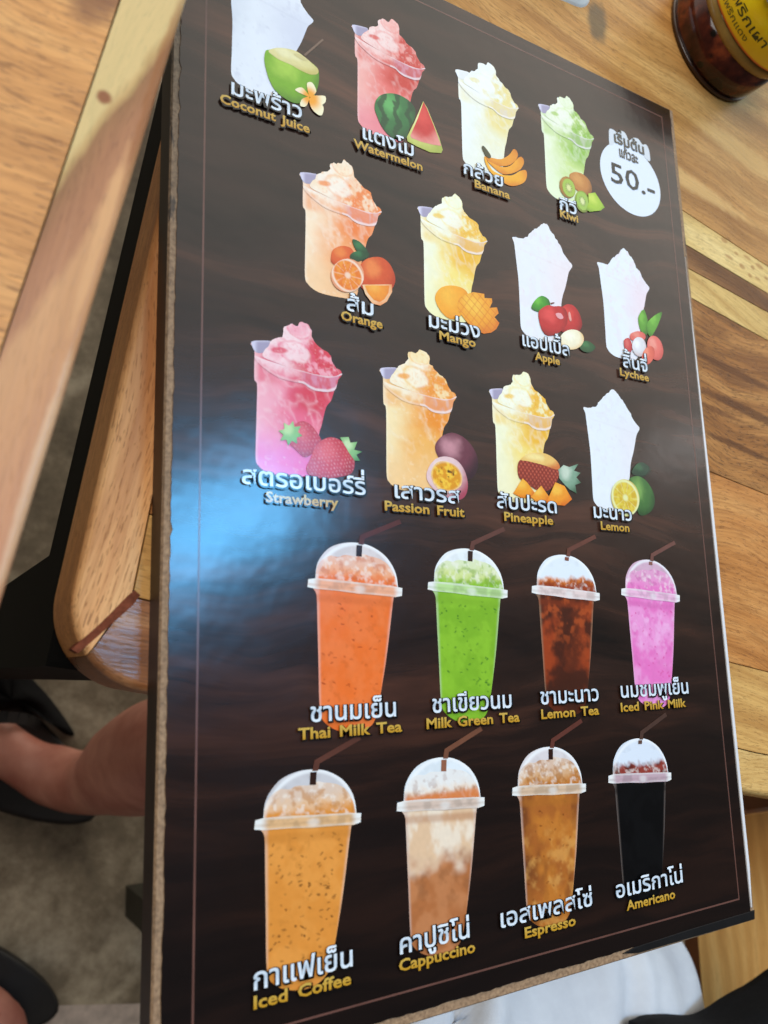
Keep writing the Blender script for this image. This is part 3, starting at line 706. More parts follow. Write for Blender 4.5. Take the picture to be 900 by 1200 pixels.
FRUIT = [
 ('coco','coconut_straw',0,'flat',[(120,95,80)],[(53.9,-62.5),(63.1,-50.8),(63.8,-51.3),(54.7,-63.0)]),
 ('coco','green_coconut',1,'ball',[(165,205,70),(120,175,35),(75,125,30)],[(36.2,-68.1),(37.9,-66.7),(42.1,-64.2),(49.1,-62.4),(53.4,-63.2),(57.0,-64.7),(60.3,-66.4),(61.2,-69.7),(60.6,-75.2),(58.3,-81.2),(53.2,-86.0),(48.9,-87.6),(44.7,-87.0),(40.6,-85.0),(37.9,-81.0),(36.2,-76.0),(35.6,-72.0)]),
 ('coco','coconut_flesh',1,'ball',[(240,232,180),(226,215,150),(205,190,110)],[(37.5,-67.4),(42.1,-64.1),(49.1,-62.4),(53.4,-63.2),(57.8,-65.2),(60.7,-67.0),(60.3,-69.4),(57.0,-71.0),(52.6,-70.9),(47.6,-70.0),(42.7,-69.8),(40.0,-69.1)]),
 ('coco','coconut_opening',1,'flat',[(214,200,140)],[(49.1,-64.1),(52.0,-63.2),(54.9,-63.8),(56.0,-64.8),(53.4,-65.5),(50.5,-65.2)]),
 ('coco','flower_petal',1,'petal',[(250,165,40),(250,240,200)],[(56.5,-82.2),(49.7,-81.5),(52.5,-79.0),(54.8,-80.2)]),
 ('coco','flower_petal',1,'petal',[(250,165,40),(250,240,200)],[(56.5,-81.9),(55.1,-76.5),(57.3,-74.7),(59.1,-76.5),(59.4,-78.9)]),
 ('coco','flower_petal',1,'petal',[(250,165,40),(250,240,200)],[(56.5,-81.9),(60.5,-80.0),(63.9,-79.1),(63.8,-82.1),(60.4,-84.8)]),
 ('coco','flower_petal',1,'petal',[(250,165,40),(250,240,200)],[(56.5,-82.6),(62.6,-84.0),(62.2,-88.7),(59.6,-89.1),(56.8,-86.8)]),
 ('coco','flower_petal',1,'petal',[(250,165,40),(250,240,200)],[(56.1,-82.4),(54.6,-87.3),(51.8,-88.1),(52.6,-84.8)]),
 ('water','whole_watermelon',1,'melon',[(70,150,75),(25,70,40)],[(90.1,-70.8),(93.1,-67.1),(98.2,-64.4),(103.3,-63.6),(108.5,-64.8),(111.4,-67.8),(110.8,-72.9),(107.9,-78.7),(106.0,-84.2),(101.6,-86.9),(96.6,-86.6),(92.6,-83.3),(90.2,-78.7),(89.1,-75.1)]),
 ('water','watermelon_rind',0,'ball',[(235,230,160),(215,215,120),(170,180,80)],[(116.1,-61.9),(118.2,-64.5),(121.5,-71.5),(124.8,-78.6),(126.3,-83.8),(125.3,-85.8),(119.0,-87.5),(111.9,-87.0),(106.4,-86.1),(106.0,-84.2),(110.7,-74.5)]),
 ('water','watermelon_flesh',0,'ball',[(225,70,65),(205,50,50),(235,150,140)],[(116.3,-62.2),(118.2,-65.3),(121.4,-72.3),(125.5,-82.0),(120.9,-83.0),(113.8,-83.8),(108.6,-83.6),(108.0,-82.6),(112.6,-72.2)]),
 ('banana','banana',1,'ball',[(250,185,60),(240,155,35),(215,120,20)],[(151.7,-79.1),(156.0,-78.1),(162.1,-76.9),(167.6,-72.8),(170.9,-68.5),(173.1,-69.1),(173.4,-71.7),(170.9,-75.5),(166.2,-79.2),(160.1,-81.2),(154.9,-81.4)]),
 ('banana','banana',1,'ball',[(252,195,60),(245,165,35),(220,125,20)],[(153.3,-80.8),(161.8,-81.2),(168.0,-78.6),(173.8,-72.3),(176.5,-71.4),(177.2,-74.2),(174.2,-78.9),(167.7,-83.2),(161.5,-84.8)]),
 ('banana','banana',1,'ball',[(254,205,60),(248,175,35),(225,130,20)],[(151.6,-78.8),(154.0,-82.4),(156.4,-84.9),(161.5,-85.5),(168.5,-83.8),(174.1,-79.7),(178.2,-78.0),(178.6,-81.3),(176.3,-85.3),(170.8,-88.8),(165.5,-90.0),(159.6,-88.3),(154.6,-86.2),(151.9,-82.3)]),
 ('banana','banana_stalk',1,'flat',[(70,70,45)],[(150.2,-74.5),(151.7,-73.5),(155.6,-77.1),(154.7,-78.9),(152.2,-78.2)]),
 ('kiwi','whole_kiwi',1,'ball',[(215,150,75),(195,125,55),(140,85,35)],[(209.1,-70.7),(213.2,-67.8),(218.6,-67.2),(223.1,-69.0),(225.0,-72.6),(224.3,-76.5),(218.7,-79.8),(213.6,-78.2),(209.9,-75.1)]),
 ('kiwi','kiwi_half',1,'ball',[(190,140,60),(170,120,45),(140,100,40)],[(212.2,-75.7),(212.5,-77.2),(212.5,-78.8),(212.0,-80.5),(211.2,-82.0),(210.1,-83.2),(208.7,-84.2),(207.3,-84.8),(205.8,-84.9),(204.3,-84.7),(203.1,-84.0),(202.1,-83.0),(201.4,-81.6),(201.1,-80.1),(201.2,-78.5),(201.6,-76.9),(202.4,-75.4),(203.5,-74.1),(204.8,-73.2),(206.3,-72.5),(207.8,-72.4),(209.2,-72.6),(210.5,-73.3),(211.5,-74.3)]),
 ('kiwi','kiwi_flesh',1,'kiwi',[(225,225,150),(165,195,75),(60,60,30)],[(211.9,-76.3),(212.2,-77.6),(212.2,-79.0),(211.9,-80.3),(211.2,-81.5),(210.4,-82.6),(209.3,-83.3),(208.2,-83.8),(207.0,-83.9),(205.8,-83.6),(204.8,-83.0),(204.0,-82.2),(203.4,-81.0),(203.2,-79.8),(203.2,-78.4),(203.5,-77.1),(204.1,-75.9),(205.0,-74.8),(206.0,-74.1),(207.2,-73.6),(208.4,-73.5),(209.5,-73.8),(210.6,-74.3),(211.4,-75.2)]),
 ('kiwi','kiwi_half',1,'ball',[(170,190,70),(140,165,50),(110,120,40)],[(222.0,-81.4),(222.2,-83.0),(222.1,-84.7),(221.6,-86.3),(220.8,-87.7),(219.7,-88.9),(218.5,-89.7),(217.1,-90.2),(215.7,-90.2),(214.4,-89.8),(213.3,-89.0),(212.5,-87.8),(211.9,-86.5),(211.7,-84.9),(211.8,-83.2),(212.3,-81.6),(213.1,-80.2),(214.1,-79.0),(215.4,-78.2),(216.7,-77.7),(218.1,-77.7),(219.4,-78.0),(220.6,-78.8),(221.4,-80.0)]),
 ('kiwi','kiwi_flesh',1,'kiwi',[(225,230,160),(160,195,80),(60,70,30)],[(221.1,-81.7),(221.3,-83.0),(221.2,-84.4),(220.8,-85.7),(220.1,-86.9),(219.3,-87.9),(218.2,-88.6),(217.1,-89.0),(216.0,-89.0),(214.9,-88.6),(214.0,-87.9),(213.3,-87.0),(212.8,-85.8),(212.6,-84.5),(212.7,-83.1),(213.1,-81.8),(213.8,-80.6),(214.6,-79.6),(215.7,-78.9),(216.8,-78.5),(217.9,-78.5),(219.0,-78.8),(219.9,-79.5),(220.6,-80.5)]),
 ('kiwi','kiwi_wedge',0,'ball',[(205,225,85),(165,200,50),(120,160,40)],[(221.8,-77.8),(227.1,-75.7),(230.7,-79.4),(233.6,-82.5),(230.1,-85.4),(221.8,-88.5),(219.2,-88.0),(221.6,-83.1)]),
 ('orange','whole_orange',1,'ball',[(240,130,60),(225,95,40),(190,60,25)],[(65.5,-153.9),(66.4,-150.3),(69.2,-147.9),(72.7,-146.8),(75.9,-147.5),(77.4,-151.7),(74.9,-155.3),(68.6,-156.8),(65.9,-156.0)]),
 ('orange','whole_orange',1,'ball',[(240,130,65),(215,80,35),(180,50,25)],[(78.9,-155.8),(81.4,-151.4),(85.6,-148.7),(90.6,-147.6),(94.7,-149.7),(97.1,-154.5),(96.8,-158.4),(94.3,-162.0),(89.2,-163.9),(82.7,-165.4),(79.1,-162.5)]),
 ('orange','orange_leaf',1,'ball',[(50,120,70),(25,85,50),(15,60,35)],[(76.0,-143.0),(79.2,-142.9),(82.4,-145.1),(84.0,-147.9),(80.7,-148.7),(77.5,-147.1)]),
 ('orange','orange_leaf',1,'ball',[(40,110,65),(20,75,45),(12,50,30)],[(74.6,-150.8),(76.7,-148.5),(81.5,-146.8),(84.4,-147.2),(83.1,-149.5),(79.0,-152.2),(75.4,-152.5)]),
 ('orange','orange_half',1,'citrus',[(250,215,190),(245,150,50),(235,120,30)],[(81.3,-158.2),(81.0,-160.3),(80.1,-162.3),(78.8,-164.2),(77.1,-165.8),(75.1,-167.0),(73.0,-167.7),(71.0,-167.9),(69.1,-167.6),(67.5,-166.8),(66.3,-165.5),(65.5,-163.9),(65.3,-162.0),(65.6,-160.0),(66.4,-158.0),(67.7,-156.1),(69.4,-154.5),(71.3,-153.3),(73.4,-152.5),(75.5,-152.2),(77.4,-152.5),(79.1,-153.3),(80.3,-154.6),(81.1,-156.3)]),
 ('orange','orange_wedge',0,'ball',[(250,190,120),(248,205,160),(240,150,90)],[(80.2,-162.7),(95.2,-159.1),(95.3,-162.5),(92.4,-167.7),(89.0,-170.3),(85.0,-170.2),(81.7,-166.7)]),
 ('orange','orange_wedge_flesh',0,'ball',[(250,175,70),(245,150,45),(235,125,35)],[(81.5,-162.8),(93.9,-159.9),(93.4,-163.3),(91.2,-166.8),(88.8,-168.7),(85.8,-168.4),(83.0,-166.0)]),
 ('mango','mango_half',1,'ball',[(252,185,60),(250,170,45),(240,150,35)],[(118.3,-160.4),(120.6,-155.6),(124.9,-152.8),(130.8,-151.6),(135.9,-152.5),(137.5,-156.2),(134.5,-162.7),(130.8,-167.1),(125.7,-168.5),(120.9,-165.6)]),
 ('mango','diced_mango',0,'mango',[(252,195,70),(245,165,45),(225,120,30)],[(130.5,-161.4),(131.8,-157.4),(135.4,-154.8),(140.3,-152.4),(146.9,-151.8),(146.9,-153.9),(151.3,-153.1),(151.5,-155.0),(149.7,-158.2),(154.2,-157.0),(155.0,-159.9),(152.3,-162.3),(155.1,-164.7),(153.1,-168.1),(149.8,-170.6),(145.2,-172.0),(140.9,-170.9),(135.9,-168.3),(131.4,-164.1)]),
 ('apple','apple_leaf',1,'ball',[(105,190,60),(60,150,40),(30,95,40)],[(176.0,-152.5),(179.3,-147.5),(183.6,-144.6),(187.9,-145.6),(188.6,-149.1),(185.1,-153.3),(179.7,-153.8)]),
 ('apple','red_apple',1,'ball',[(225,60,55),(195,35,40),(130,15,25)],[(195.8,-149.7),(197.4,-147.2),(201.2,-145.2),(205.4,-145.5),(208.8,-149.1),(209.9,-154.8),(206.5,-159.1),(199.8,-161.1),(194.4,-160.1)]),
 ('apple','red_apple',1,'ball',[(230,70,70),(195,35,40),(140,18,25)],[(180.4,-154.4),(183.5,-150.9),(187.2,-148.8),(190.8,-148.6),(195.5,-147.6),(199.1,-148.7),(200.1,-152.4),(198.8,-157.0),(195.2,-160.6),(189.5,-164.2),(184.3,-164.9),(181.3,-161.2)]),
 ('apple','apple_stalk',0,'flat',[(120,60,50)],[(189.0,-147.1),(191.6,-146.3),(191.6,-146.8),(189.1,-148.0)]),
 ('apple','apple_highlight',1,'flat',[(238,165,170)],[(191.9,-152.3),(195.2,-151.4),(197.0,-153.4),(194.9,-154.6),(192.7,-154.0)]),
 ('apple','apple_highlight',1,'flat',[(235,160,150)],[(200.6,-150.1),(201.8,-149.5),(202.5,-153.4),(201.5,-154.3),(200.6,-152.7)]),
 ('apple','apple_leaf',1,'ball',[(60,120,70),(40,90,50),(20,60,35)],[(206.7,-167.0),(211.8,-162.8),(218.1,-164.9),(214.1,-168.6),(209.3,-169.1)]),
 ('apple','apple_half',1,'ball',[(255,250,225),(248,238,205),(235,190,120)],[(210.1,-161.5),(210.0,-162.9),(209.3,-164.4),(208.1,-165.9),(206.4,-167.3),(204.4,-168.5),(202.2,-169.3),(200.0,-169.8),(197.9,-170.0),(196.1,-169.7),(194.6,-169.1),(193.6,-168.2),(193.2,-166.9),(193.3,-165.6),(193.9,-164.1),(195.1,-162.6),(196.7,-161.2),(198.7,-160.0),(200.8,-159.1),(203.0,-158.6),(205.2,-158.4),(207.0,-158.7),(208.6,-159.3),(209.6,-160.2)]),
 ('lychee','lychee_leaf',1,'ball',[(115,185,60),(85,155,40),(50,110,30)],[(252.9,-142.0),(257.7,-136.0),(260.1,-140.5),(260.4,-146.4),(258.4,-150.4),(254.0,-149.1)]),
 ('lychee','lychee_leaf',1,'ball',[(120,190,65),(90,160,45),(50,110,30)],[(261.0,-141.8),(272.5,-134.3),(269.6,-140.8),(265.5,-146.8),(261.4,-151.0),(259.2,-148.1)]),
 ('lychee','lychee',1,'ball',[(240,140,125),(230,105,95),(200,75,70)],[(257.4,-151.7),(257.1,-152.6),(256.4,-153.5),(255.3,-154.3),(253.9,-155.1),(252.3,-155.7),(250.7,-156.1),(249.1,-156.3),(247.6,-156.2),(246.4,-156.0),(245.5,-155.6),(244.9,-154.9),(244.8,-154.2),(245.1,-153.3),(245.8,-152.4),(246.9,-151.6),(248.3,-150.9),(249.8,-150.3),(251.5,-149.8),(253.1,-149.6),(254.6,-149.6),(255.8,-149.9),(256.8,-150.3),(257.3,-151.0)]),
 ('lychee','lychee',1,'ball',[(225,100,95),(205,65,70),(160,40,45)],[(240.2,-156.9),(244.4,-155.3),(246.0,-160.1),(243.4,-163.8),(240.2,-161.8)]),
 ('lychee','lychee',1,'ball',[(245,150,135),(235,110,100),(205,80,75)],[(270.4,-154.8),(270.7,-156.6),(270.5,-158.4),(269.8,-160.1),(268.8,-161.7),(267.5,-162.9),(265.9,-163.7),(264.2,-164.0),(262.6,-163.9),(261.0,-163.3),(259.7,-162.3),(258.7,-160.9),(258.0,-159.3),(257.8,-157.6),(258.0,-155.7),(258.6,-154.0),(259.6,-152.5),(260.9,-151.2),(262.4,-150.4),(264.1,-150.0),(265.8,-150.1),(267.4,-150.7),(268.7,-151.7),(269.8,-153.1)]),
 ('lychee','peeled_lychee',1,'ball',[(245,245,245),(228,225,228),(200,170,170)],[(257.0,-157.1),(256.9,-158.6),(256.4,-160.0),(255.6,-161.4),(254.5,-162.6),(253.2,-163.5),(251.8,-164.1),(250.3,-164.3),(248.9,-164.1),(247.7,-163.6),(246.8,-162.7),(246.1,-161.6),(245.8,-160.3),(245.9,-158.8),(246.4,-157.4),(247.2,-156.0),(248.2,-154.9),(249.6,-153.9),(251.0,-153.3),(252.4,-153.1),(253.8,-153.2),(255.1,-153.8),(256.1,-154.6),(256.7,-155.8)]),
 ('lychee','lychee',1,'ball',[(245,140,115),(232,105,85),(205,80,70)],[(262.2,-162.7),(261.2,-164.2),(260.0,-165.5),(258.6,-166.7),(257.2,-167.5),(255.9,-167.9),(254.7,-168.0),(253.7,-167.7),(253.0,-167.1),(252.6,-166.1),(252.6,-164.9),(252.9,-163.5),(253.6,-162.0),(254.6,-160.5),(255.8,-159.2),(257.2,-158.1),(258.6,-157.2),(260.0,-156.7),(261.2,-156.6),(262.2,-156.9),(263.0,-157.6),(263.3,-158.6),(263.3,-159.8),(263.0,-161.2)]),
 ('straw','red_strawberry',1,'berry',[(225,95,100),(200,55,70),(160,40,60)],[(47.5,-229.4),(51.6,-226.6),(56.0,-228.3),(60.1,-234.1),(57.8,-237.5),(52.9,-241.1),(48.9,-238.8),(46.0,-235.8)]),
 ('straw','strawberry_leaf',0,'ball',[(190,220,150),(140,190,110),(90,150,80)],[(51.5,-232.7),(49.0,-233.7),(49.2,-236.2),(46.9,-235.2),(45.3,-237.4),(44.6,-235.1),(42.0,-235.7),(43.3,-233.3),(41.3,-231.9),(43.8,-230.9),(43.5,-228.4),(45.8,-229.3),(47.5,-227.1),(48.1,-229.5),(50.8,-228.8),(49.5,-231.3)]),
 ('straw','red_strawberry',1,'berry',[(225,90,95),(205,55,65),(170,40,50)],[(53.1,-245.6),(55.1,-240.9),(57.4,-235.8),(62.0,-232.3),(66.7,-231.9),(72.1,-234.8),(74.7,-240.2),(73.4,-245.3),(67.9,-247.6),(60.2,-249.0),(54.6,-248.1)]),
 ('straw','strawberry_leaf',0,'ball',[(200,225,170),(140,190,120),(80,140,80)],[(68.2,-231.3),(72.2,-230.6),(72.9,-232.9),(76.1,-232.2),(74.6,-235.6),(78.3,-236.1),(75.6,-237.6),(77.3,-240.0),(74.7,-240.2),(72.0,-236.9),(69.8,-233.6)]),
 ('passion','whole_passion_fruit',1,'ball',[(200,140,150),(110,55,70),(55,30,40)],[(115.2,-231.4),(115.7,-227.9),(119.2,-224.3),(124.4,-222.2),(130.3,-223.3),(135.3,-227.0),(138.1,-232.4),(137.3,-238.2),(133.6,-242.2),(129.3,-241.9),(123.6,-237.5),(117.8,-235.3)]),
 ('passion','passion_fruit_half',1,'ball',[(245,225,220),(235,200,200),(170,70,90)],[(110.0,-244.4),(111.5,-238.8),(115.8,-234.7),(121.3,-233.4),(126.7,-234.7),(130.5,-238.9),(131.9,-244.4),(130.8,-249.1),(127.9,-251.8),(122.8,-252.2),(114.7,-249.5)]),
 ('passion','passion_fruit_pulp',1,'pulp',[(250,200,60),(225,150,25),(90,60,15)],[(112.2,-242.1),(115.3,-236.8),(121.1,-235.7),(126.5,-237.6),(128.9,-241.9),(127.5,-246.2),(121.3,-248.9),(114.8,-247.7)]),
 ('pine','pineapple_crown',0,'ball',[(200,215,195),(130,165,140),(60,95,70)],[(186.4,-232.8),(190.3,-229.9),(194.0,-230.6),(200.3,-228.3),(196.9,-232.1),(201.3,-232.7),(198.2,-235.3),(201.1,-237.7),(197.1,-239.1),(197.7,-243.3),(193.0,-241.6),(189.5,-239.1),(187.0,-236.9)]),
 ('pine','pineapple_body',1,'pine',[(215,110,80),(165,60,45),(95,30,25)],[(161.5,-232.6),(164.4,-229.9),(172.3,-229.4),(181.2,-230.5),(186.4,-232.4),(186.0,-237.3),(180.1,-243.0),(172.9,-244.0),(166.1,-241.2),(161.6,-238.6)]),
 ('pine','pineapple_cut_face',1,'ball',[(250,225,150),(240,195,110),(215,120,60)],[(163.5,-230.3),(166.3,-227.8),(170.8,-226.1),(178.9,-225.6),(185.0,-227.7),(187.7,-230.9),(185.5,-232.7),(176.6,-231.3),(167.8,-230.5)]),
 ('pine','pineapple_wedge',0,'ball',[(252,190,70),(245,160,40),(225,120,30)],[(157.6,-246.7),(163.7,-239.1),(166.2,-240.6),(171.0,-245.5),(169.9,-248.0),(162.2,-248.3)]),
 ('pine','pineapple_wedge',0,'ball',[(252,195,80),(245,160,45),(225,120,30)],[(168.2,-247.4),(171.1,-244.8),(174.9,-241.5),(179.8,-246.8),(178.6,-249.6),(170.7,-249.2)]),
 ('pine','pineapple_wedge',0,'ball',[(252,190,70),(245,155,40),(225,110,25)],[(177.8,-248.7),(184.0,-239.0),(189.8,-240.4),(194.1,-246.5),(189.0,-250.0),(181.3,-250.1)]),
 ('lemon','lemon_leaf',1,'ball',[(50,95,60),(30,65,45),(18,45,30)],[(237.4,-229.3),(241.0,-224.7),(246.2,-222.7),(251.8,-225.1),(250.7,-228.0),(244.2,-230.8)]),
 ('lemon','whole_lime',1,'ball',[(120,165,80),(60,110,50),(30,65,35)],[(235.0,-233.0),(241.3,-230.5),(247.1,-231.9),(251.7,-236.5),(253.2,-242.1),(250.8,-247.2),(245.9,-250.1),(240.8,-250.8),(238.4,-246.1),(237.2,-239.2)]),
 ('lemon','lemon_half',1,'citrus',[(235,235,170),(230,205,70),(215,175,45)],[(241.5,-240.6),(241.5,-243.1),(240.7,-245.6),(239.3,-247.8),(237.4,-249.7),(235.0,-251.2),(232.4,-252.0),(229.7,-252.2),(227.2,-251.7),(224.9,-250.7),(223.0,-249.1),(221.7,-247.1),(221.1,-244.7),(221.1,-242.3),(221.8,-239.8),(223.1,-237.6),(225.0,-235.7),(227.3,-234.2),(229.9,-233.3),(232.6,-233.1),(235.2,-233.5),(237.5,-234.5),(239.5,-236.1),(240.8,-238.2)]),
]


DR = dict(  # x, y of the rim's left end, palette light, mid, dark, bottom
 water=('watermelon smoothie', 78.4, -37.6, [(246,178,170),(238,116,110),(204,54,46),(240,142,154)]),
 banana=('banana smoothie', 136.4, -37.4, [(242,247,246),(240,238,205),(240,220,140),(240,242,228)]),
 kiwi=('kiwi smoothie', 190.2, -36.4, [(234,243,208),(204,226,142),(136,186,60),(234,245,208)]),
 orange=('orange smoothie', 51.6, -119.6, [(254,228,196),(250,170,110),(242,126,58),(252,206,156)]),
 mango=('mango smoothie', 110.8, -118.0, [(246,246,214),(250,226,128),(242,182,40),(246,242,186)]),
 straw=('strawberry smoothie', 30.1, -198.2, [(248,176,190),(236,98,128),(216,50,68),(240,104,176)]),
 passion=('passion fruit smoothie', 88.2, -199.2, [(252,228,176),(248,184,96),(242,144,38),(250,204,142)]),
 pine=('pineapple smoothie', 147.0, -199.4, [(248,246,208),(250,222,120),(242,180,42),(247,240,196)]),
 coco=('coconut smoothie', 19.2, -38.0, None), apple=('apple smoothie', 166.6, -117.4, None),
 lychee=('lychee smoothie', 224.7, -116.4, None), lemon=('lemon smoothie', 206.8, -198.8, None))
WH = dict(coco=((234,239,247),(214,218,234)), apple=((236,238,243),(242,228,232)), lychee=((235,240,247),(243,222,230)), lemon=((235,240,246),(234,231,238)))
TXT = dict(
 coco=('มะพร้าว','Coconut Juice',(21.0,52.4,-94.3),(16.2,55.9,-99.9)), water=('แตงโม','Watermelon',(82.1,109.1,-93.3),(77.2,113.6,-99.1)),
 banana=('กล้วย','Banana',(137.7,161.9,-92.6),(143.9,165.8,-98.0)), kiwi=('กีวี','Kiwi',(199.5,211.5,-93.5),(199.2,212.0,-97.8)),
 orange=('ส้ม','Orange',(72.1,85.2,-176.0),(69.3,89.5,-180.9)), mango=('มะม่วง','Mango',(113.9,142.5,-175.0),(119.2,139.6,-179.9)),
 apple=('แอปเปิ้ล','Apple',(168.3,198.7,-173.6),(175.5,191.8,-179.5)), lychee=('ลิ้นจี่','Lychee',(237.1,255.8,-172.4),(234.1,256.1,-177.6)),
 straw=('สตรอเบอร์รี่','Strawberry',(26.1,79.2,-254.1),(35.6,66.5,-260.3)), passion=('เสาวรส','Passion Fruit',(93.1,126.5,-254.0),(88.0,128.7,-259.7)),
 pine=('สับปะรด','Pineapple',(147.2,183.2,-254.1),(150.9,180.4,-259.8)), lemon=('มะนาว','Lemon',(207.5,234.0,-254.4),(211.5,231.4,-260.1)),
 thai=('ชานมเย็น','Thai Milk Tea',(53.3,90.6,-341.5),(48.2,93.1,-347.5)), green=('ชาเขียวนม','Milk Green Tea',(108.0,149.4,-341.2),(104.8,153.3,-347.3)),
 lemont=('ชามะนาว','Lemon Tea',(166.0,201.7,-340.8),(165.8,201.1,-347.0)), pink=('นมชมพูเย็น','Iced Pink Milk',(216.5,264.7,-340.2),(215.5,261.9,-346.6)),
 coffee=('กาแฟเย็น','Iced Coffee',(31.0,69.1,-427.5),(31.0,68.3,-433.3)), capp=('คาปูชิโน่','Cappuccino',(89.3,121.7,-427.6),(88.6,124.1,-433.4)),
 esp=('เอสเพลสโซ่','Espresso',(137.6,188.8,-427.1),(149.7,178.2,-433.2)), amer=('อเมริกาโน่','Americano',(203.6,248.2,-426.7),(209.4,241.9,-432.8)))
def caption(key, root):
    th, en, a, b = TXT[key]
    lettering(th, a[0], a[1], a[2], 9.6, 1.0, root, 'thai_lettering', 'silver', .014, .05)
    lettering(en, b[0], b[1], b[2], 5.7, 1.1, root, 'english_lettering', 'gold', .026, .05)
def shift(p, c): return [(x + c[0], y + c[1]) for x, y in p]
for key, (nm, X, Y, pal) in DR.items():
    c0 = (X, Y)
    if pal is None:
        root = patch('drink_picture', shift(WHITECUP, c0), .06, paint_white(c0, *WH[key]), BD, INK, .6, True, 'printed overexposed white %s picture' % nm, Y + 1)
    else:
        root = patch('drink_picture', shift(CUP, c0), .06, paint_cup(c0, pal), BD, INK, .42, True, 'printed %s picture' % nm)
        patch('cup_back_rim', shift(BACKRIM, c0), .11, paint_backrim(c0, key), root, INK, .5, True)
        patch('slush_top', shift(SLUSH, c0), .16, paint_slush(c0, pal), root, INK, .4, True, None, Y + 1)
        patch('cup_rim', shift(FRONTRIM, c0), .21, paint_frontrim(c0, pal), root, INK, .35, True)
    z = .28
    for (k, name, sm, kind, cols, pts) in FRUIT:
        if k != key: continue
        p = np.array(pts); q = smooth_poly(p) if sm else p
        patch(name, q, z, fruit_painter(kind, cols, p), root, INK, .4); z += .05
    caption(key, root)

# tall cups with dome lids: x of the dome top, y, liquid, liquid2, dome, ice, rim, straw, speckle
TL = dict(
 thai=('Thai milk tea', 75.5, -273.8, (240,116,46), (242,124,60), (222,212,212), (246,170,122), (244,176,140), (66,34,30), (170,64,20)),
 green=('green milk tea', 130.9, -273.5, (140,192,50), (128,180,44), (238,244,246), (214,226,140), (190,224,150), (74,46,40), (56,110,36)),
 lemont=('iced lemon tea', 187.8, -273.7, (158,64,30), (78,36,24), (232,240,248), (228,128,48), (236,214,210), (78,46,38), (200,90,40)),
 pink=('iced pink milk', 245.4, -273.6, (238,122,196), (244,156,214), (218,178,200), (240,150,206), (244,190,220), (84,54,48), (220,70,150)),
 coffee=('iced coffee', 54.0, -358.6, (226,146,62), (234,156,72), (208,206,210), (238,196,156), (232,186,136), (70,42,34), (92,56,24)),
 capp=('iced cappuccino', 112.6, -359.1, (196,128,82), (182,112,66), (232,240,246), (246,226,206), (220,196,180), (88,56,42), (150,90,60)),
 esp=('iced espresso', 170.2, -359.3, (196,120,48), (176,102,44), (226,218,220), (220,170,120), (222,190,160), (72,40,34), (120,64,28)),
 amer=('iced americano', 227.2, -359.7, (13,13,15), (9,9,11), (226,234,246), (150,62,50), (200,170,180), (58,42,36), (30,24,22)))
nm_of = {k: v[0] for k, v in TL.items()}
def paint_tall(key, c0, liq, liq2, spk):
    a, b, s = lin(liq), lin(liq2), lin(spk)
    def f(x, y):
        u = x - c0[0]; w = y - c0[1]
        n = fbm(x, y, 7, 81); c = mx(np.tile(a, (len(x), 1)), b, sstep(.35, .65, n))
        xl = -18.2 + .004 * (-w - 20); xr = 16.3 - .165 * (-w - 20)
        t = (u - xl) / (xr - xl)
        if key == 'capp':
            top = sstep(-46, -34, w + 14 * (fbm(x, y, 7, 83) - .5)); c = mx(c, lin((244, 226, 204)), top)
            c = mx(c, lin((226, 182, 138)), sstep(.34, .68, fbm(x, y * .7, 5, 84)) * top * .75)
            c = mx(c, lin((150, 94, 58)), sstep(.4, .7, fbm(x, y, 5, 86)) * sstep(-62, -46, w) * (1 - top) * .6)
        if key == 'lemont':
            c = mx(c, lin((72, 34, 22)), sstep(.42, .06, np.abs(t - .56) + .25 * (fbm(x, y, 5, 87) - .5)) * .8); c = mx(c, lin((58, 32, 22)), sstep(-50, -66, w) * .7)
            c = mx(c, lin((196, 88, 40)), sstep(.44, .74, fbm(x, y, 3.4, 88)) * .6 * sstep(-55, -25, w))
        if key == 'esp':
            c = mx(c, lin((120, 66, 34)), sstep(.38, .74, fbm(x, y * .6, 7, 89)) * .6 + sstep(.3, .0, t) * .5)
            c = mx(c, lin((226, 164, 86)), sstep(.42, .78, fbm(x, y, 4.5, 90)) * .6 * sstep(-28, -42, w))
        if key in ('thai', 'green', 'pink', 'coffee', 'esp'):
            rr = np.random.RandomState(len(nm_of[key]) * 7 + 3); g = np.zeros(len(x))
            for _ in range(dict(esp=30, pink=46, thai=40, green=64, coffee=90)[key]):
                w0 = rr.uniform(-66, -22); u0 = rr.uniform(-16.5, 14 + .165 * (w0 + 20)); a0 = rr.uniform(-.6, .8); l0 = rr.uniform(.35, 1.0); b0 = rr.uniform(.22, .42)
                du = u - u0; dw = w - w0; p_ = (du * math.cos(a0) + dw * math.sin(a0)) / l0; q_ = (-du * math.sin(a0) + dw * math.cos(a0)) / b0
                g = np.maximum(g, sstep(1.35, .7, np.hypot(p_, q_)) * rr.uniform(.35, 1.0))
            c = mx(c, s, g * .9)
            g = sstep(.66, .74, fbm(x, y, 3.5, 97)); c = mx(c, a * .75, g * .35)
        if key == 'pink': c = mx(c, lin((250, 190, 232)), sstep(.5, .7, fbm(x, y, 4, 98)) * sstep(-60, -30, w) * .6)
        ed = sstep(.045, .0, t) + sstep(.955, 1.0, t)
        c = mx(c, lin((150, 120, 96)) if key in ('lemont',) else (lin((92, 82, 78)) if key == 'amer' else a * .55 + .35), np.clip(ed, 0, 1) * (.55 if key != 'amer' else .8) * (sstep(-66, -60, w) + .25))
        c = mx(c, a * .8, sstep(-20.6, -22.4, w + .06 * u) * sstep(-25.4, -23.4, w + .06 * u) * .5)
        return c * (.95 + .1 * fbm(x, y, 1.5, 99))[:, None]
    return f
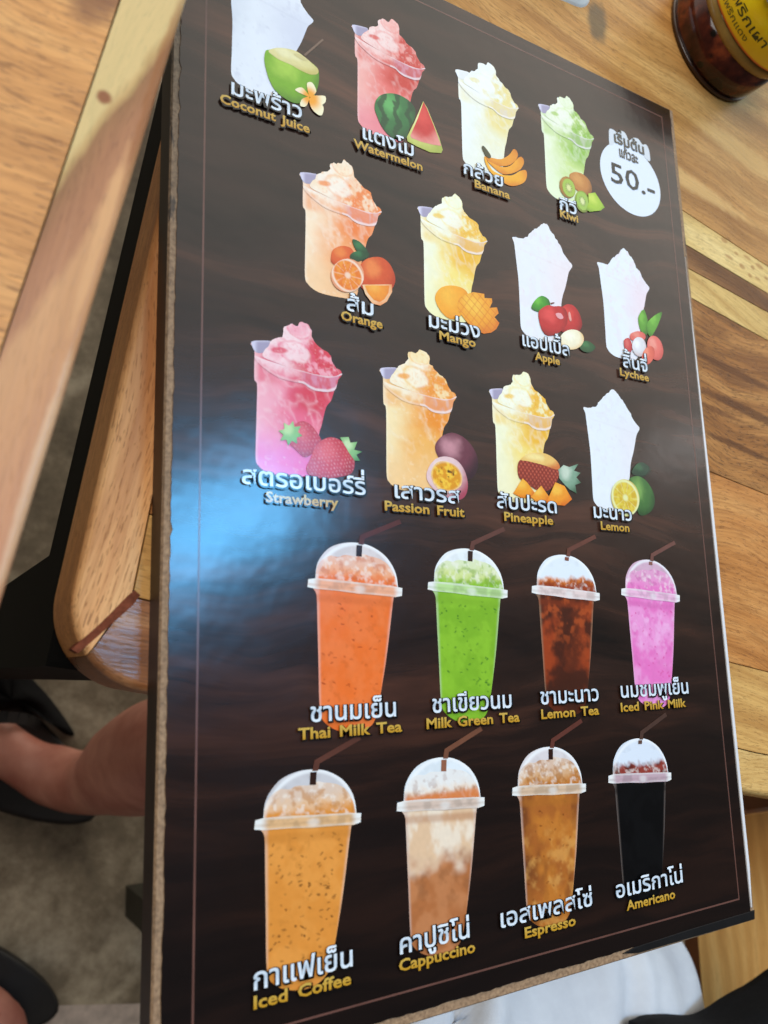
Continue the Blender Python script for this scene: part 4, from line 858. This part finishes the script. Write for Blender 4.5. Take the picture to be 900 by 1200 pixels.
def paint_dome(c0, dome, ice):
    d, i_ = lin(dome), lin(ice)
    def f(x, y):
        u = x - c0[0]; w = y - c0[1]
        r = np.hypot((u + .3) / 18.9, (w + 17.5) / 17.6)
        c = mx(np.tile(d, (len(x), 1)), d * .72, sstep(.4, .7, fbm(x, y, 4, 101)) * .35)
        c = mx(c, lin((250, 252, 254)), sstep(.90, .97, r) * sstep(1.04, .99, r) * .75); return c
    return f
def paint_ice(key, c0, dome, ice, liq):
    d, i_, q = lin(dome), lin(ice), lin(liq)
    def f(x, y):
        u = x - c0[0]; w = y - c0[1]
        n = fbm(x, y, 3.4, 103); m = fbm(x, y, 1.8, 107)
        up = sstep(-13.0, -6.0, w + 6 * (n - .5))
        c = mx(np.tile(q, (len(x), 1)) if key not in ('amer',) else np.tile(lin((150, 62, 52)), (len(x), 1)), i_, sstep(-15.5, -10.5, w + 5 * (n - .5)))
        c = mx(c, d * .5 + i_ * .5, up * .8)
        c = mx(c, lin((250, 246, 240)), sstep(.48, .74, m) * .5); c = mx(c, q * .7, sstep(.50, .74, fbm(x, y, 2.4, 109)) * .55)
        if key in ('lemont', 'amer', 'capp'): c = mx(c, d, sstep(-12.6, -9.4, w + 4 * (n - .5)) * (1 if key != 'capp' else .4))
        if key == 'capp': c = mx(c, lin((226, 130, 70)), sstep(-12.4, -14.5, w) * .8)
        r = np.hypot((u + .3) / 18.9, (w + 17.5) / 17.6); c = mx(c, lin((250, 250, 250)), sstep(.92, .98, r) * .4); return c
    return f
def paint_rim(c0, rim):
    q = lin(rim); wh = lin((240, 240, 238))
    def f(x, y):
        u = x - c0[0]; w = y - c0[1] + .06 * u
        qb = mx(np.tile(q, (len(x), 1)), q * .78, sstep(.35, .65, fbm(x, y, 3, 117))); c = mx(qb, wh, np.clip(sstep(-16.5, -20.5, u) + sstep(15.5, 19, u), 0, 1))
        c = mx(c, wh, (sstep(.6, .15, np.abs(w + 16.0)) * .5 + sstep(.5, .1, np.abs(w + 19.6)) * .35) * (.4 + 1.1 * fbm(x, y, 5, 118)))
        c = mx(c, q * .62, sstep(.7, .2, np.abs(w + 18.2)) * .45 * (fbm(x, y, 4, 111) * 1.4))
        return mx(c, wh, sstep(2.2, .6, np.hypot((u - .5) * .6, w + 18.2)) * .5)
    return f
for key, (nm, X, Y, liq, liq2, dome, ice, rim, straw, spk) in TL.items():
    c0 = (X, Y)
    root = patch('drink_picture', shift(TALL, c0), .06, paint_tall(key, c0, liq, liq2, spk), BD, INK, .42, True, 'printed %s picture in a dome-lidded cup' % nm)
    patch('dome_lid', open_smooth(shift(DOME, c0)), .11, paint_dome(c0, dome, ice), root, INK, .5, False)
    patch('ice', open_smooth(shift(ICE, c0)), .16, paint_ice(key, c0, dome, ice, liq), root, INK, .4, False)
    patch('lid_rim', shift(RIM, c0), .21, paint_rim(c0, rim), root, INK, .4, False)
    k = 1.0
    st = patch('straw', shift([(.2, -.4), (2.6, -.6), (3.2, 1.9), (21.0, 9.2), (20.0, 11.0), (1.2, 3.3)], c0), .26, paint_flat(tuple(min(255, int(q * 1.35)) for q in straw), .3), root, INK, .6)
    ln = 2.6 if key in ('pink', 'lemont', 'amer') else 5.4
    patch('straw_end', shift([(-.6, -.8), (2.0, -.9), (1.6, -ln), (-.9, -ln + .2)], c0), .26, paint_flat(tuple(int(q * (.7 if ln > 3 and key not in ('capp', 'lemont') else 1.7)) for q in straw), .3), st, INK, .6)
    caption(key, root)

# price badge
bc = (257.4, -58.3)
ellp = [(bc[0] + 24.2 * math.cos(t), bc[1] + 21.6 * math.sin(t)) for t in np.linspace(0, 2 * math.pi, 64, endpoint=False)]
badge = patch('price_badge', ellp, .06, paint_flat((228, 236, 248), .03), BD, INK, 1.0, label='white oval price badge reading 50.-')
def badge_text(s, xa, xb, y, hs, z, off, col, parent, name, out=None):
    v, f = text_mesh(s, off); lo, hi = v[:, 0].min(), v[:, 0].max(); sx = (xb - xa) / (hi - lo)
    for (o, cc, zz, nm) in (((out, (236, 240, 246), z, name + '_outline'),) if out else ()) + ((None, col, z + .1, name),):
        if o: v2, f2 = text_mesh(s, off + o)
        else: v2, f2 = v, f
        p = np.c_[xa + (v2[:, 0] - lo) * sx, y + v2[:, 1] * hs, np.full(len(v2), zz)]
        mesh_obj(nm, p, f2, None, parent, world=True, mats=[INK], cols=np.tile(lin(cc), (len(p), 1)))
# white tab behind the first line
tab = smooth_poly([(242.6,-42),(242.3,-35.6),(243.4,-31.6),(246.6,-31.2),(249.6,-32.0),(252.6,-29.6),(256,-30.0),(258.6,-33.6),(262.5,-30.6),(266.8,-30.0),(269.8,-32.4),(273.0,-31.4),(275.2,-34.5),(274.6,-41.5),(266,-38),(257,-36.6),(249,-38)])
patch('badge_tab', tab, .08, paint_flat((214, 220, 226), .05), badge, INK, .8)
badge_text('เริ่มต้น', 246.2, 270.6, -38.8, 8.8, .2, .03, (64, 60, 52), badge, 'thai_lettering')
badge_text('แก้วละ', 249.4, 264.6, -46.6, 8.6, .2, .03, (66, 62, 54), badge, 'thai_lettering')
badge_text('50.-', 241.0, 276.6, -64.4, 17.4, .2, .006, (22, 26, 26), badge, 'price_lettering')

# ------------------------------------------------------------------ sauce jar and tray on the table
def lathe(prof, n=64, cap=True):
    v = []; f = []
    for (r, z) in prof:
        for i in range(n): v.append((r * math.cos(2 * math.pi * i / n), r * math.sin(2 * math.pi * i / n), z))
    for k in range(len(prof) - 1):
        for i in range(n):
            j = (i + 1) % n; f.append((k * n + i, k * n + j, (k + 1) * n + j, (k + 1) * n + i))
    if cap: f += [tuple(range(n))[::-1], tuple((len(prof) - 1) * n + i for i in range(n))]
    return v, f
def jar():
    root = empty('sauce_jar', (367.5, 83.5, TZ), 0)
    tag(root, 'glass jar of dark red sauce with a yellow label on the table', 'jar')
    m, nt, b = new_mat('chilli_sauce'); tc = N(nt, 'ShaderNodeTexCoord'); v = tc.outputs['Object']
    vo = N(nt, 'ShaderNodeTexVoronoi'); vo.inputs['Scale'].default_value = 75; nt.links.new(v, vo.inputs['Vector'])
    n1 = noise_node(nt, v, 60, 4)
    c = ramp_node(nt, n1, [(.4, lin4((38, 17, 13))), (.56, lin4((70, 30, 20))), (.74, lin4((126, 58, 30)))])
    c = mix_col(nt, smooth_range(nt, vo.outputs['Distance'], .25, .1), c, lin4((22, 16, 12)))
    nt.links.new(c, b.inputs['Base Color']); b.inputs['Roughness'].default_value = .12
    b.inputs['Coat Weight'].default_value = .35; b.inputs['Coat Roughness'].default_value = .06; b.inputs['Specular IOR Level'].default_value = .2
    mesh_obj('sauce', *lathe([(38, 3.2), (40.6, 3.45), (41.4, 6), (41.8, 26)]), m, root, smooth=True)
    oil = simple('oil_band', (140, 112, 58), .1, 60, .2)
    mesh_obj('oil', *lathe([(41.8, 26.1), (41.9, 28), (41.9, 33)]), oil, root, smooth=True)
    g, nt, b = new_mat('jar_glass'); b.inputs['Transmission Weight'].default_value = 1; b.inputs['Roughness'].default_value = .03; b.inputs['IOR'].default_value = 1.12
    b.inputs['Base Color'].default_value = (.95, .97, .95, 1)
    mesh_obj('jar_glass', *lathe([(41.0, 58.2), (41.8, 58.6), (40.6, 60.4), (38, 61)], cap=True), g, root, smooth=True)
    mesh_obj('jar_foot', *lathe([(38, 0), (41, .2), (41.7, 1.4), (41.7, 2.6), (41.0, 3.2)], cap=True), simple('glass_foot', (58, 36, 24), .15, 40, .3), root, smooth=True)
    # label
    yl, nt, b = new_mat('yellow_label'); tc = N(nt, 'ShaderNodeTexCoord')
    n1 = noise_node(nt, tc.outputs['Object'], 40, 3)
    sx = N(nt, 'ShaderNodeSeparateXYZ'); nt.links.new(tc.outputs['Object'], sx.inputs[0])
    c = ramp_node(nt, n1, [(.35, lin4((246, 204, 8))), (.65, lin4((255, 230, 30)))])
    c = mix_col(nt, smooth_range(nt, sx.outputs['Z'], .0346, .0334), c, lin4((214, 96, 30)))
    nt.links.new(c, b.inputs['Base Color']); b.inputs['Roughness'].default_value = .3
    lab = mesh_obj('label', *lathe([(42.15, 33), (42.3, 33.2), (42.3, 58.6), (42.15, 58.8)], cap=False), yl, root, smooth=True)
    def wrap(s, a0, a1, z, hs, col, off):
        v, f = text_mesh(s, off); lo, hi = v[:, 0].min(), v[:, 0].max()
        # cut long faces: bend needs no subdivision at this size
        a = R(a0) + (v[:, 0] - lo) / (hi - lo) * R(a1 - a0)
        p = np.c_[42.45 * np.cos(a), 42.45 * np.sin(a), z + v[:, 1] * hs]
        mesh_obj('thai_lettering', p, f, None, lab, mats=[simple('label_ink', col, .4, 80, .15)])
    wrap('น้ำพริกเผา', 184, 250, 42.0, 7.5, (70, 70, 20), .01)
    wrap('ตราพริกแดง', 184, 236, 36.6, 4.6, (110, 100, 20), .01)
    lid = Acc(); n = 96; prof = [(43.2, 59.2), (43.2, 72), (41, 74)]
    v = []; f = []
    for (r, z) in prof:
        for i in range(n): rr = r + (.7 if i % 2 else 0); v.append((rr * math.cos(2 * math.pi * i / n), rr * math.sin(2 * math.pi * i / n), z))
    for k in range(2):
        for i in range(n):
            j = (i + 1) % n; f.append((k * n + i, k * n + j, (k + 1) * n + j, (k + 1) * n + i))
    f += [tuple(range(n))[::-1], tuple(2 * n + i for i in range(n))]
    mesh_obj('lid', v, f, simple('pale_blue_cap', (150, 158, 190), .35, 30, .1), root)
jar()
def frustum(o, prof):
    n = len(o); v = [(x * k, y * k, z) for k, z in prof for x, y in o]; f = [list(range(n))[::-1], [len(v) - n + i for i in range(n)]]
    for r in range(len(prof) - 1):
        for i in range(n):
            j = (i + 1) % n; f.append([r * n + i, r * n + j, (r + 1) * n + j, (r + 1) * n + i])
    return v, f
def tray():
    root = empty('white_tray', (188, 100, TZ), R(6))
    tag(root, 'white tray with a rounded corner on the table at the top edge', 'tray')
    m = simple('white_plastic', (226, 226, 220), .35, 20, .03)
    oc = round_corner(-46, -36, 14, 180, 270) + round_corner(46, -36, 14, 270, 360) + round_corner(46, 36, 14, 0, 90) + round_corner(-46, 36, 14, 90, 180)
    o = []
    for p in oc:
        if not o or math.hypot(p[0] - o[-1][0], p[1] - o[-1][1]) > .01: o.append(p)
    mesh_obj('tray_body', *frustum(o, [(1, 0), (.985, 1.2), (.76, 13), (.74, 13.4)]), m, root, smooth=False)
    o2 = [(x * .70, y * .70) for x, y in o]
    mesh_obj('tray_top', *prism(o2, 13.5, 14.2, .4), m, root)
tray()

# ------------------------------------------------------------------ the person at the table and the dark things below
def skin_material():
    m, nt, b = new_mat('skin'); tc = N(nt, 'ShaderNodeTexCoord'); v = tc.outputs['Object']
    A = noise_node(nt, v, 14, 4, .6); B = noise_node(nt, v, 220, 3)
    c = ramp_node(nt, A, [(.35, lin4((168, 100, 84))), (.65, lin4((206, 144, 124)))])
    nt.links.new(c, b.inputs['Base Color']); b.inputs['Roughness'].default_value = .5
    b.inputs['Subsurface Weight'].default_value = .12; b.inputs['Subsurface Radius'].default_value = (.01, .004, .002); b.inputs['Subsurface Scale'].default_value = .5
    bump(nt, b, B, .12, .0008); return m
def skinned(name, verts, edges, radii, root_i, mat, parent, sub=2):
    me = bpy.data.meshes.new(name); me.from_pydata([[c * MM for c in v] for v in verts], edges, [])
    o = bpy.data.objects.new(name, me); COL.objects.link(o)
    sk = o.modifiers.new('skin', 'SKIN'); sk.use_smooth_shade = True
    for i, r in enumerate(radii):
        me.skin_vertices[0].data[i].radius = ((r, r) if not isinstance(r, tuple) else r) if False else (r * MM, r * MM)
        me.skin_vertices[0].data[i].use_root = (i == root_i)
    ss = o.modifiers.new('sub', 'SUBSURF'); ss.levels = sub; ss.render_levels = sub
    bpy.context.view_layer.update()
    dg = bpy.context.evaluated_depsgraph_get()
    m2 = bpy.data.meshes.new_from_object(o.evaluated_get(dg)); m2.name = name
    o.modifiers.clear(); o.data = m2; bpy.data.meshes.remove(me)
    m2.materials.clear(); m2.materials.append(mat); m2.polygons.foreach_set('use_smooth', [True] * len(m2.polygons))
    o.parent = parent
    return o
def person():
    root = empty('person', (300, -640, -770), 0)
    tag(root, 'seated person in white shorts and black flip-flops, bare legs beside and below the menu board', 'person')
    V = []; E = []; Rr = []
    def add(p, r, link=None):
        V.append((p[0] - 300, p[1] + 640, p[2] + 770)); Rr.append(r)
        if link is not None: E.append((link, len(V) - 1))
        return len(V) - 1
    pel = add((372, -810, -280), 95)
    lumbar = add((378, -850, -130), 105, pel)
    h1 = add((330, -700, -292), 74, pel); t1 = add((240, -520, -305), 60, h1); k1 = add((160, -375, -305), 53, t1)
    c1 = add((130, -385, -400), 52, k1); c2 = add((127, -408, -520), 50, c1); c3 = add((124, -432, -620), 36, c2)
    an = add((112, -447, -688), 31, c3)
    he = add((108, -452, -733), 27, an)
    mf = add((72, -424, -722), 30, an); bl = add((24, -388, -738), 27, mf)
    d = np.array([-.8, .6]); n_ = np.array([.6, .8])
    for i, (off, ln, r) in enumerate(((-24, 52, 9), (-10, 58, 7), (2, 54, 7), (13, 47, 6.5), (24, 40, 6))):
        b0 = np.array([24, -388]) + d * 22 + n_ * off
        q = add((b0[0], b0[1], -744), r + 1, bl); add((b0[0] + d[0] * (ln - 26), b0[1] + d[1] * (ln - 26), -746), r, q)
    h2 = add((300, -850, -268), 82, pel); t2 = add((130, -825, -288), 66, h2); k2 = add((-66, -790, -322), 52, t2)
    a1 = add((-44, -764, -420), 50, k2); a2 = add((-12, -733, -550), 44, a1); a3 = add((18, -702, -650), 32, a2); an2 = add((34, -686, -700), 27, a3)
    he2 = add((66, -667, -731), 31, an2); mf2 = add((12, -652, -724), 30, an2); bl2 = add((-40, -630, -738), 27, mf2)
    for i, (off, ln, r) in enumerate(((24, 52, 9), (10, 58, 7), (-2, 54, 7), (-13, 47, 6.5), (-24, 40, 6))):
        b0 = np.array([-40, -630]) + d * 22 + n_ * off
        q = add((b0[0], b0[1], -744), r + 1, bl2); add((b0[0] + d[0] * (ln - 26), b0[1] + d[1] * (ln - 26), -746), r, q)
    skinned('body', V, E, Rr, 0, skin_material(), root)
    rub = simple('black_rubber', (22, 21, 22), .6, 80, .25, .2)
    def sole(cx, cy, ang):
        o = []
        for t in np.linspace(0, 2 * math.pi, 40, endpoint=False):
            x = 135 * math.cos(t); w = 49 - 7 * math.cos(t + math.pi) - 4 * math.cos(2 * t)
            o.append((x, w * math.sin(t)))
        ca, sa = math.cos(ang), math.sin(ang)
        return [(cx + x * ca - y * sa - 300, cy + x * sa + y * ca + 640) for x, y in o]
    ang = math.atan2(.6, -.8)
    for (cx, cy, ang) in ((40, -408, math.atan2(.6, -.8)), (-9, -638, math.atan2(.38, -.92))):
        v, f = prism(sole(cx, cy, ang), .5, 20, 5, 3)
        fl = mesh_obj('flip_flop', v, f, rub, root)
        # V strap
        st = Acc()
        for sgn in (-1, 1):
            for i in range(8):
                t0, t1_ = i / 8, (i + 1) / 8
                def pt(t):
                    lx = 62 - 78 * t; ly = sgn * 46 * math.sin(t * math.pi / 2); lz = 26 + 46 * math.sin(math.pi * min(1, t * 1.0)) * .8
                    if t > .9: lz = 22
                    ca, sa = math.cos(ang), math.sin(ang)
                    return np.array([cx + lx * ca - ly * sa - 300, cy + lx * sa + ly * ca + 640, lz])
                a_, b_ = pt(t0), pt(t1_); tv = b_ - a_; tv /= np.linalg.norm(tv); s1 = np.cross(tv, (0, 0, 1.)); s1 /= np.linalg.norm(s1) + 1e-9; s2 = np.cross(s1, tv)
                vv = []
                for q in (a_, b_):
                    for (p1, p2) in ((-6, -2), (6, -2), (6, 2), (-6, 2)): vv.append(tuple(q + s1 * p1 + s2 * p2))
                st.add((vv, [(0, 1, 2, 3), (7, 6, 5, 4), (0, 4, 5, 1), (1, 5, 6, 2), (2, 6, 7, 3), (3, 7, 4, 0)]))
        mesh_obj('strap', st.v, st.f, rub, fl)
    # white shorts: soft cloth over lap and thigh
    cl, nt, b = new_mat('white_cotton'); tc = N(nt, 'ShaderNodeTexCoord')
    n1 = noise_node(nt, tc.outputs['Object'], 12, 5, .6); n2 = noise_node(nt, tc.outputs['Object'], 900, 2)
    c = ramp_node(nt, n1, [(.35, lin4((206, 208, 214))), (.65, lin4((232, 234, 238)))]); nt.links.new(c, b.inputs['Base Color']); b.inputs['Roughness'].default_value = .85
    b.inputs['Sheen Weight'].default_value = .2; bump(nt, b, n2, .3, .0006)
    U, Vn = 220, 90; v = []; f = []
    for j in range(Vn + 1):
        ph = -math.pi / 2 + math.pi * j / Vn
        for i in range(U):
            th = 2 * math.pi * i / U
            sp = lambda w, k: math.copysign(abs(w) ** k, w)
            x = sp(math.cos(ph), .5) * sp(math.cos(th), .42); y = sp(math.cos(ph), .5) * sp(math.sin(th), .42); z = sp(math.sin(ph), .75)
            X, Y, Z = 330 + 197 * x, -684 + 164 * y, -262 + 92 * z
            # folds
            fold = math.exp(-((X - 284 - .79 * (Y + 515)) / 5.5) ** 2) * -36 + math.exp(-((X - 306 - .79 * (Y + 515)) / 12) ** 2) * 8
            fold += 3.5 * math.sin(X * .045 + Y * .03) + 2.2 * math.sin(X * .11 - Y * .05)
            fold += 5 * math.exp(-((X - 430 - .5 * (Y + 540)) / 10) ** 2) - 6 * math.exp(-((X - 410 - .5 * (Y + 540)) / 9) ** 2) - 6 * math.exp(-((X - 215 - 1.1 * (Y + 540)) / 9) ** 2)
            Z += fold * max(0, z); Y += .8 * fold * max(0, y)
            Y += 4 * math.sin(X * .05) * max(0, y)
            v.append((X - 300, Y + 640, Z + 770))
    for j in range(Vn):
        for i in range(U):
            k = (i + 1) % U; f.append((j * U + i, j * U + k, (j + 1) * U + k, (j + 1) * U + i))
    mesh_obj('shorts', v, f, cl, root, smooth=True)
person()

def soft_blob(name, poly, z0, z1, mat, label, cat, seed, base=1.0):
    """low soft bundle over an outline: domed, uneven top"""
    p = smooth_poly(poly, 4); ce = p.mean(0); rings = 9; n = len(p); rnd = np.random.RandomState(seed)
    root_loc = (ce[0], ce[1], z0); v = []; f = []
    for k in range(rings):
        t = k / (rings - 1) * math.pi / 2; s = math.cos(t) ** .55 if k < rings - 1 else .02
        if base < 1: t0 = k / (rings - 1); s = base + (1 - base) * min(1, t0 / .4) if t0 <= .63 else max(.02, math.cos((t0 - .63) / .37 * math.pi / 2) ** .6)
        for q in p:
            d = (q - ce) * s
            z = (z1 - z0) * math.sin(t) + 3.5 * math.sin(q[0] * .08 + k) * math.sin(t) + 2.5 * math.sin(q[1] * .13 + seed) * math.sin(2 * t)
            v.append((d[0], d[1], z))
    for k in range(rings - 1):
        for i in range(n):
            j = (i + 1) % n; f.append((k * n + i, k * n + j, (k + 1) * n + j, (k + 1) * n + i))
    f += [tuple(range(n))[::-1], tuple((rings - 1) * n + i for i in range(n))]
    o = mesh_obj(name, v, f, mat, None, smooth=True); o.location = [c * MM for c in root_loc]
    return tag(o, label, cat)
BLACKCLOTH = simple('black_cloth', (14, 13, 14), .9, 300, .4, .4, .2)
def ccw(p):
    p = np.array(p, float); a = 0
    for i in range(len(p)): a += p[i - 1][0] * p[i][1] - p[i][0] * p[i - 1][1]
    return p if a > 0 else p[::-1]
soft_blob('black_bag', ccw([(-60, -300), (36, -300), (58, -312), (95, -352), (124, -394), (110, -392), (92, -372), (60, -362), (-60, -372)]), -769.5, -742, BLACKCLOTH, 'black cloth bag lying on the concrete floor above the bare foot', 'bag', 3)
soft_blob('black_bag', ccw([(378.5, -583.0), (383.6, -570.2), (411.9, -573.6), (442.9, -581.4), (464.1, -581.2), (484.6, -577.9), (514.4, -575.1), (582.9, -572.2), (640, -640), (560, -700), (420, -680)]), -170, -125, BLACKCLOTH, 'black bag resting on the white shorts at the lower right corner', 'bag', 5, .93)
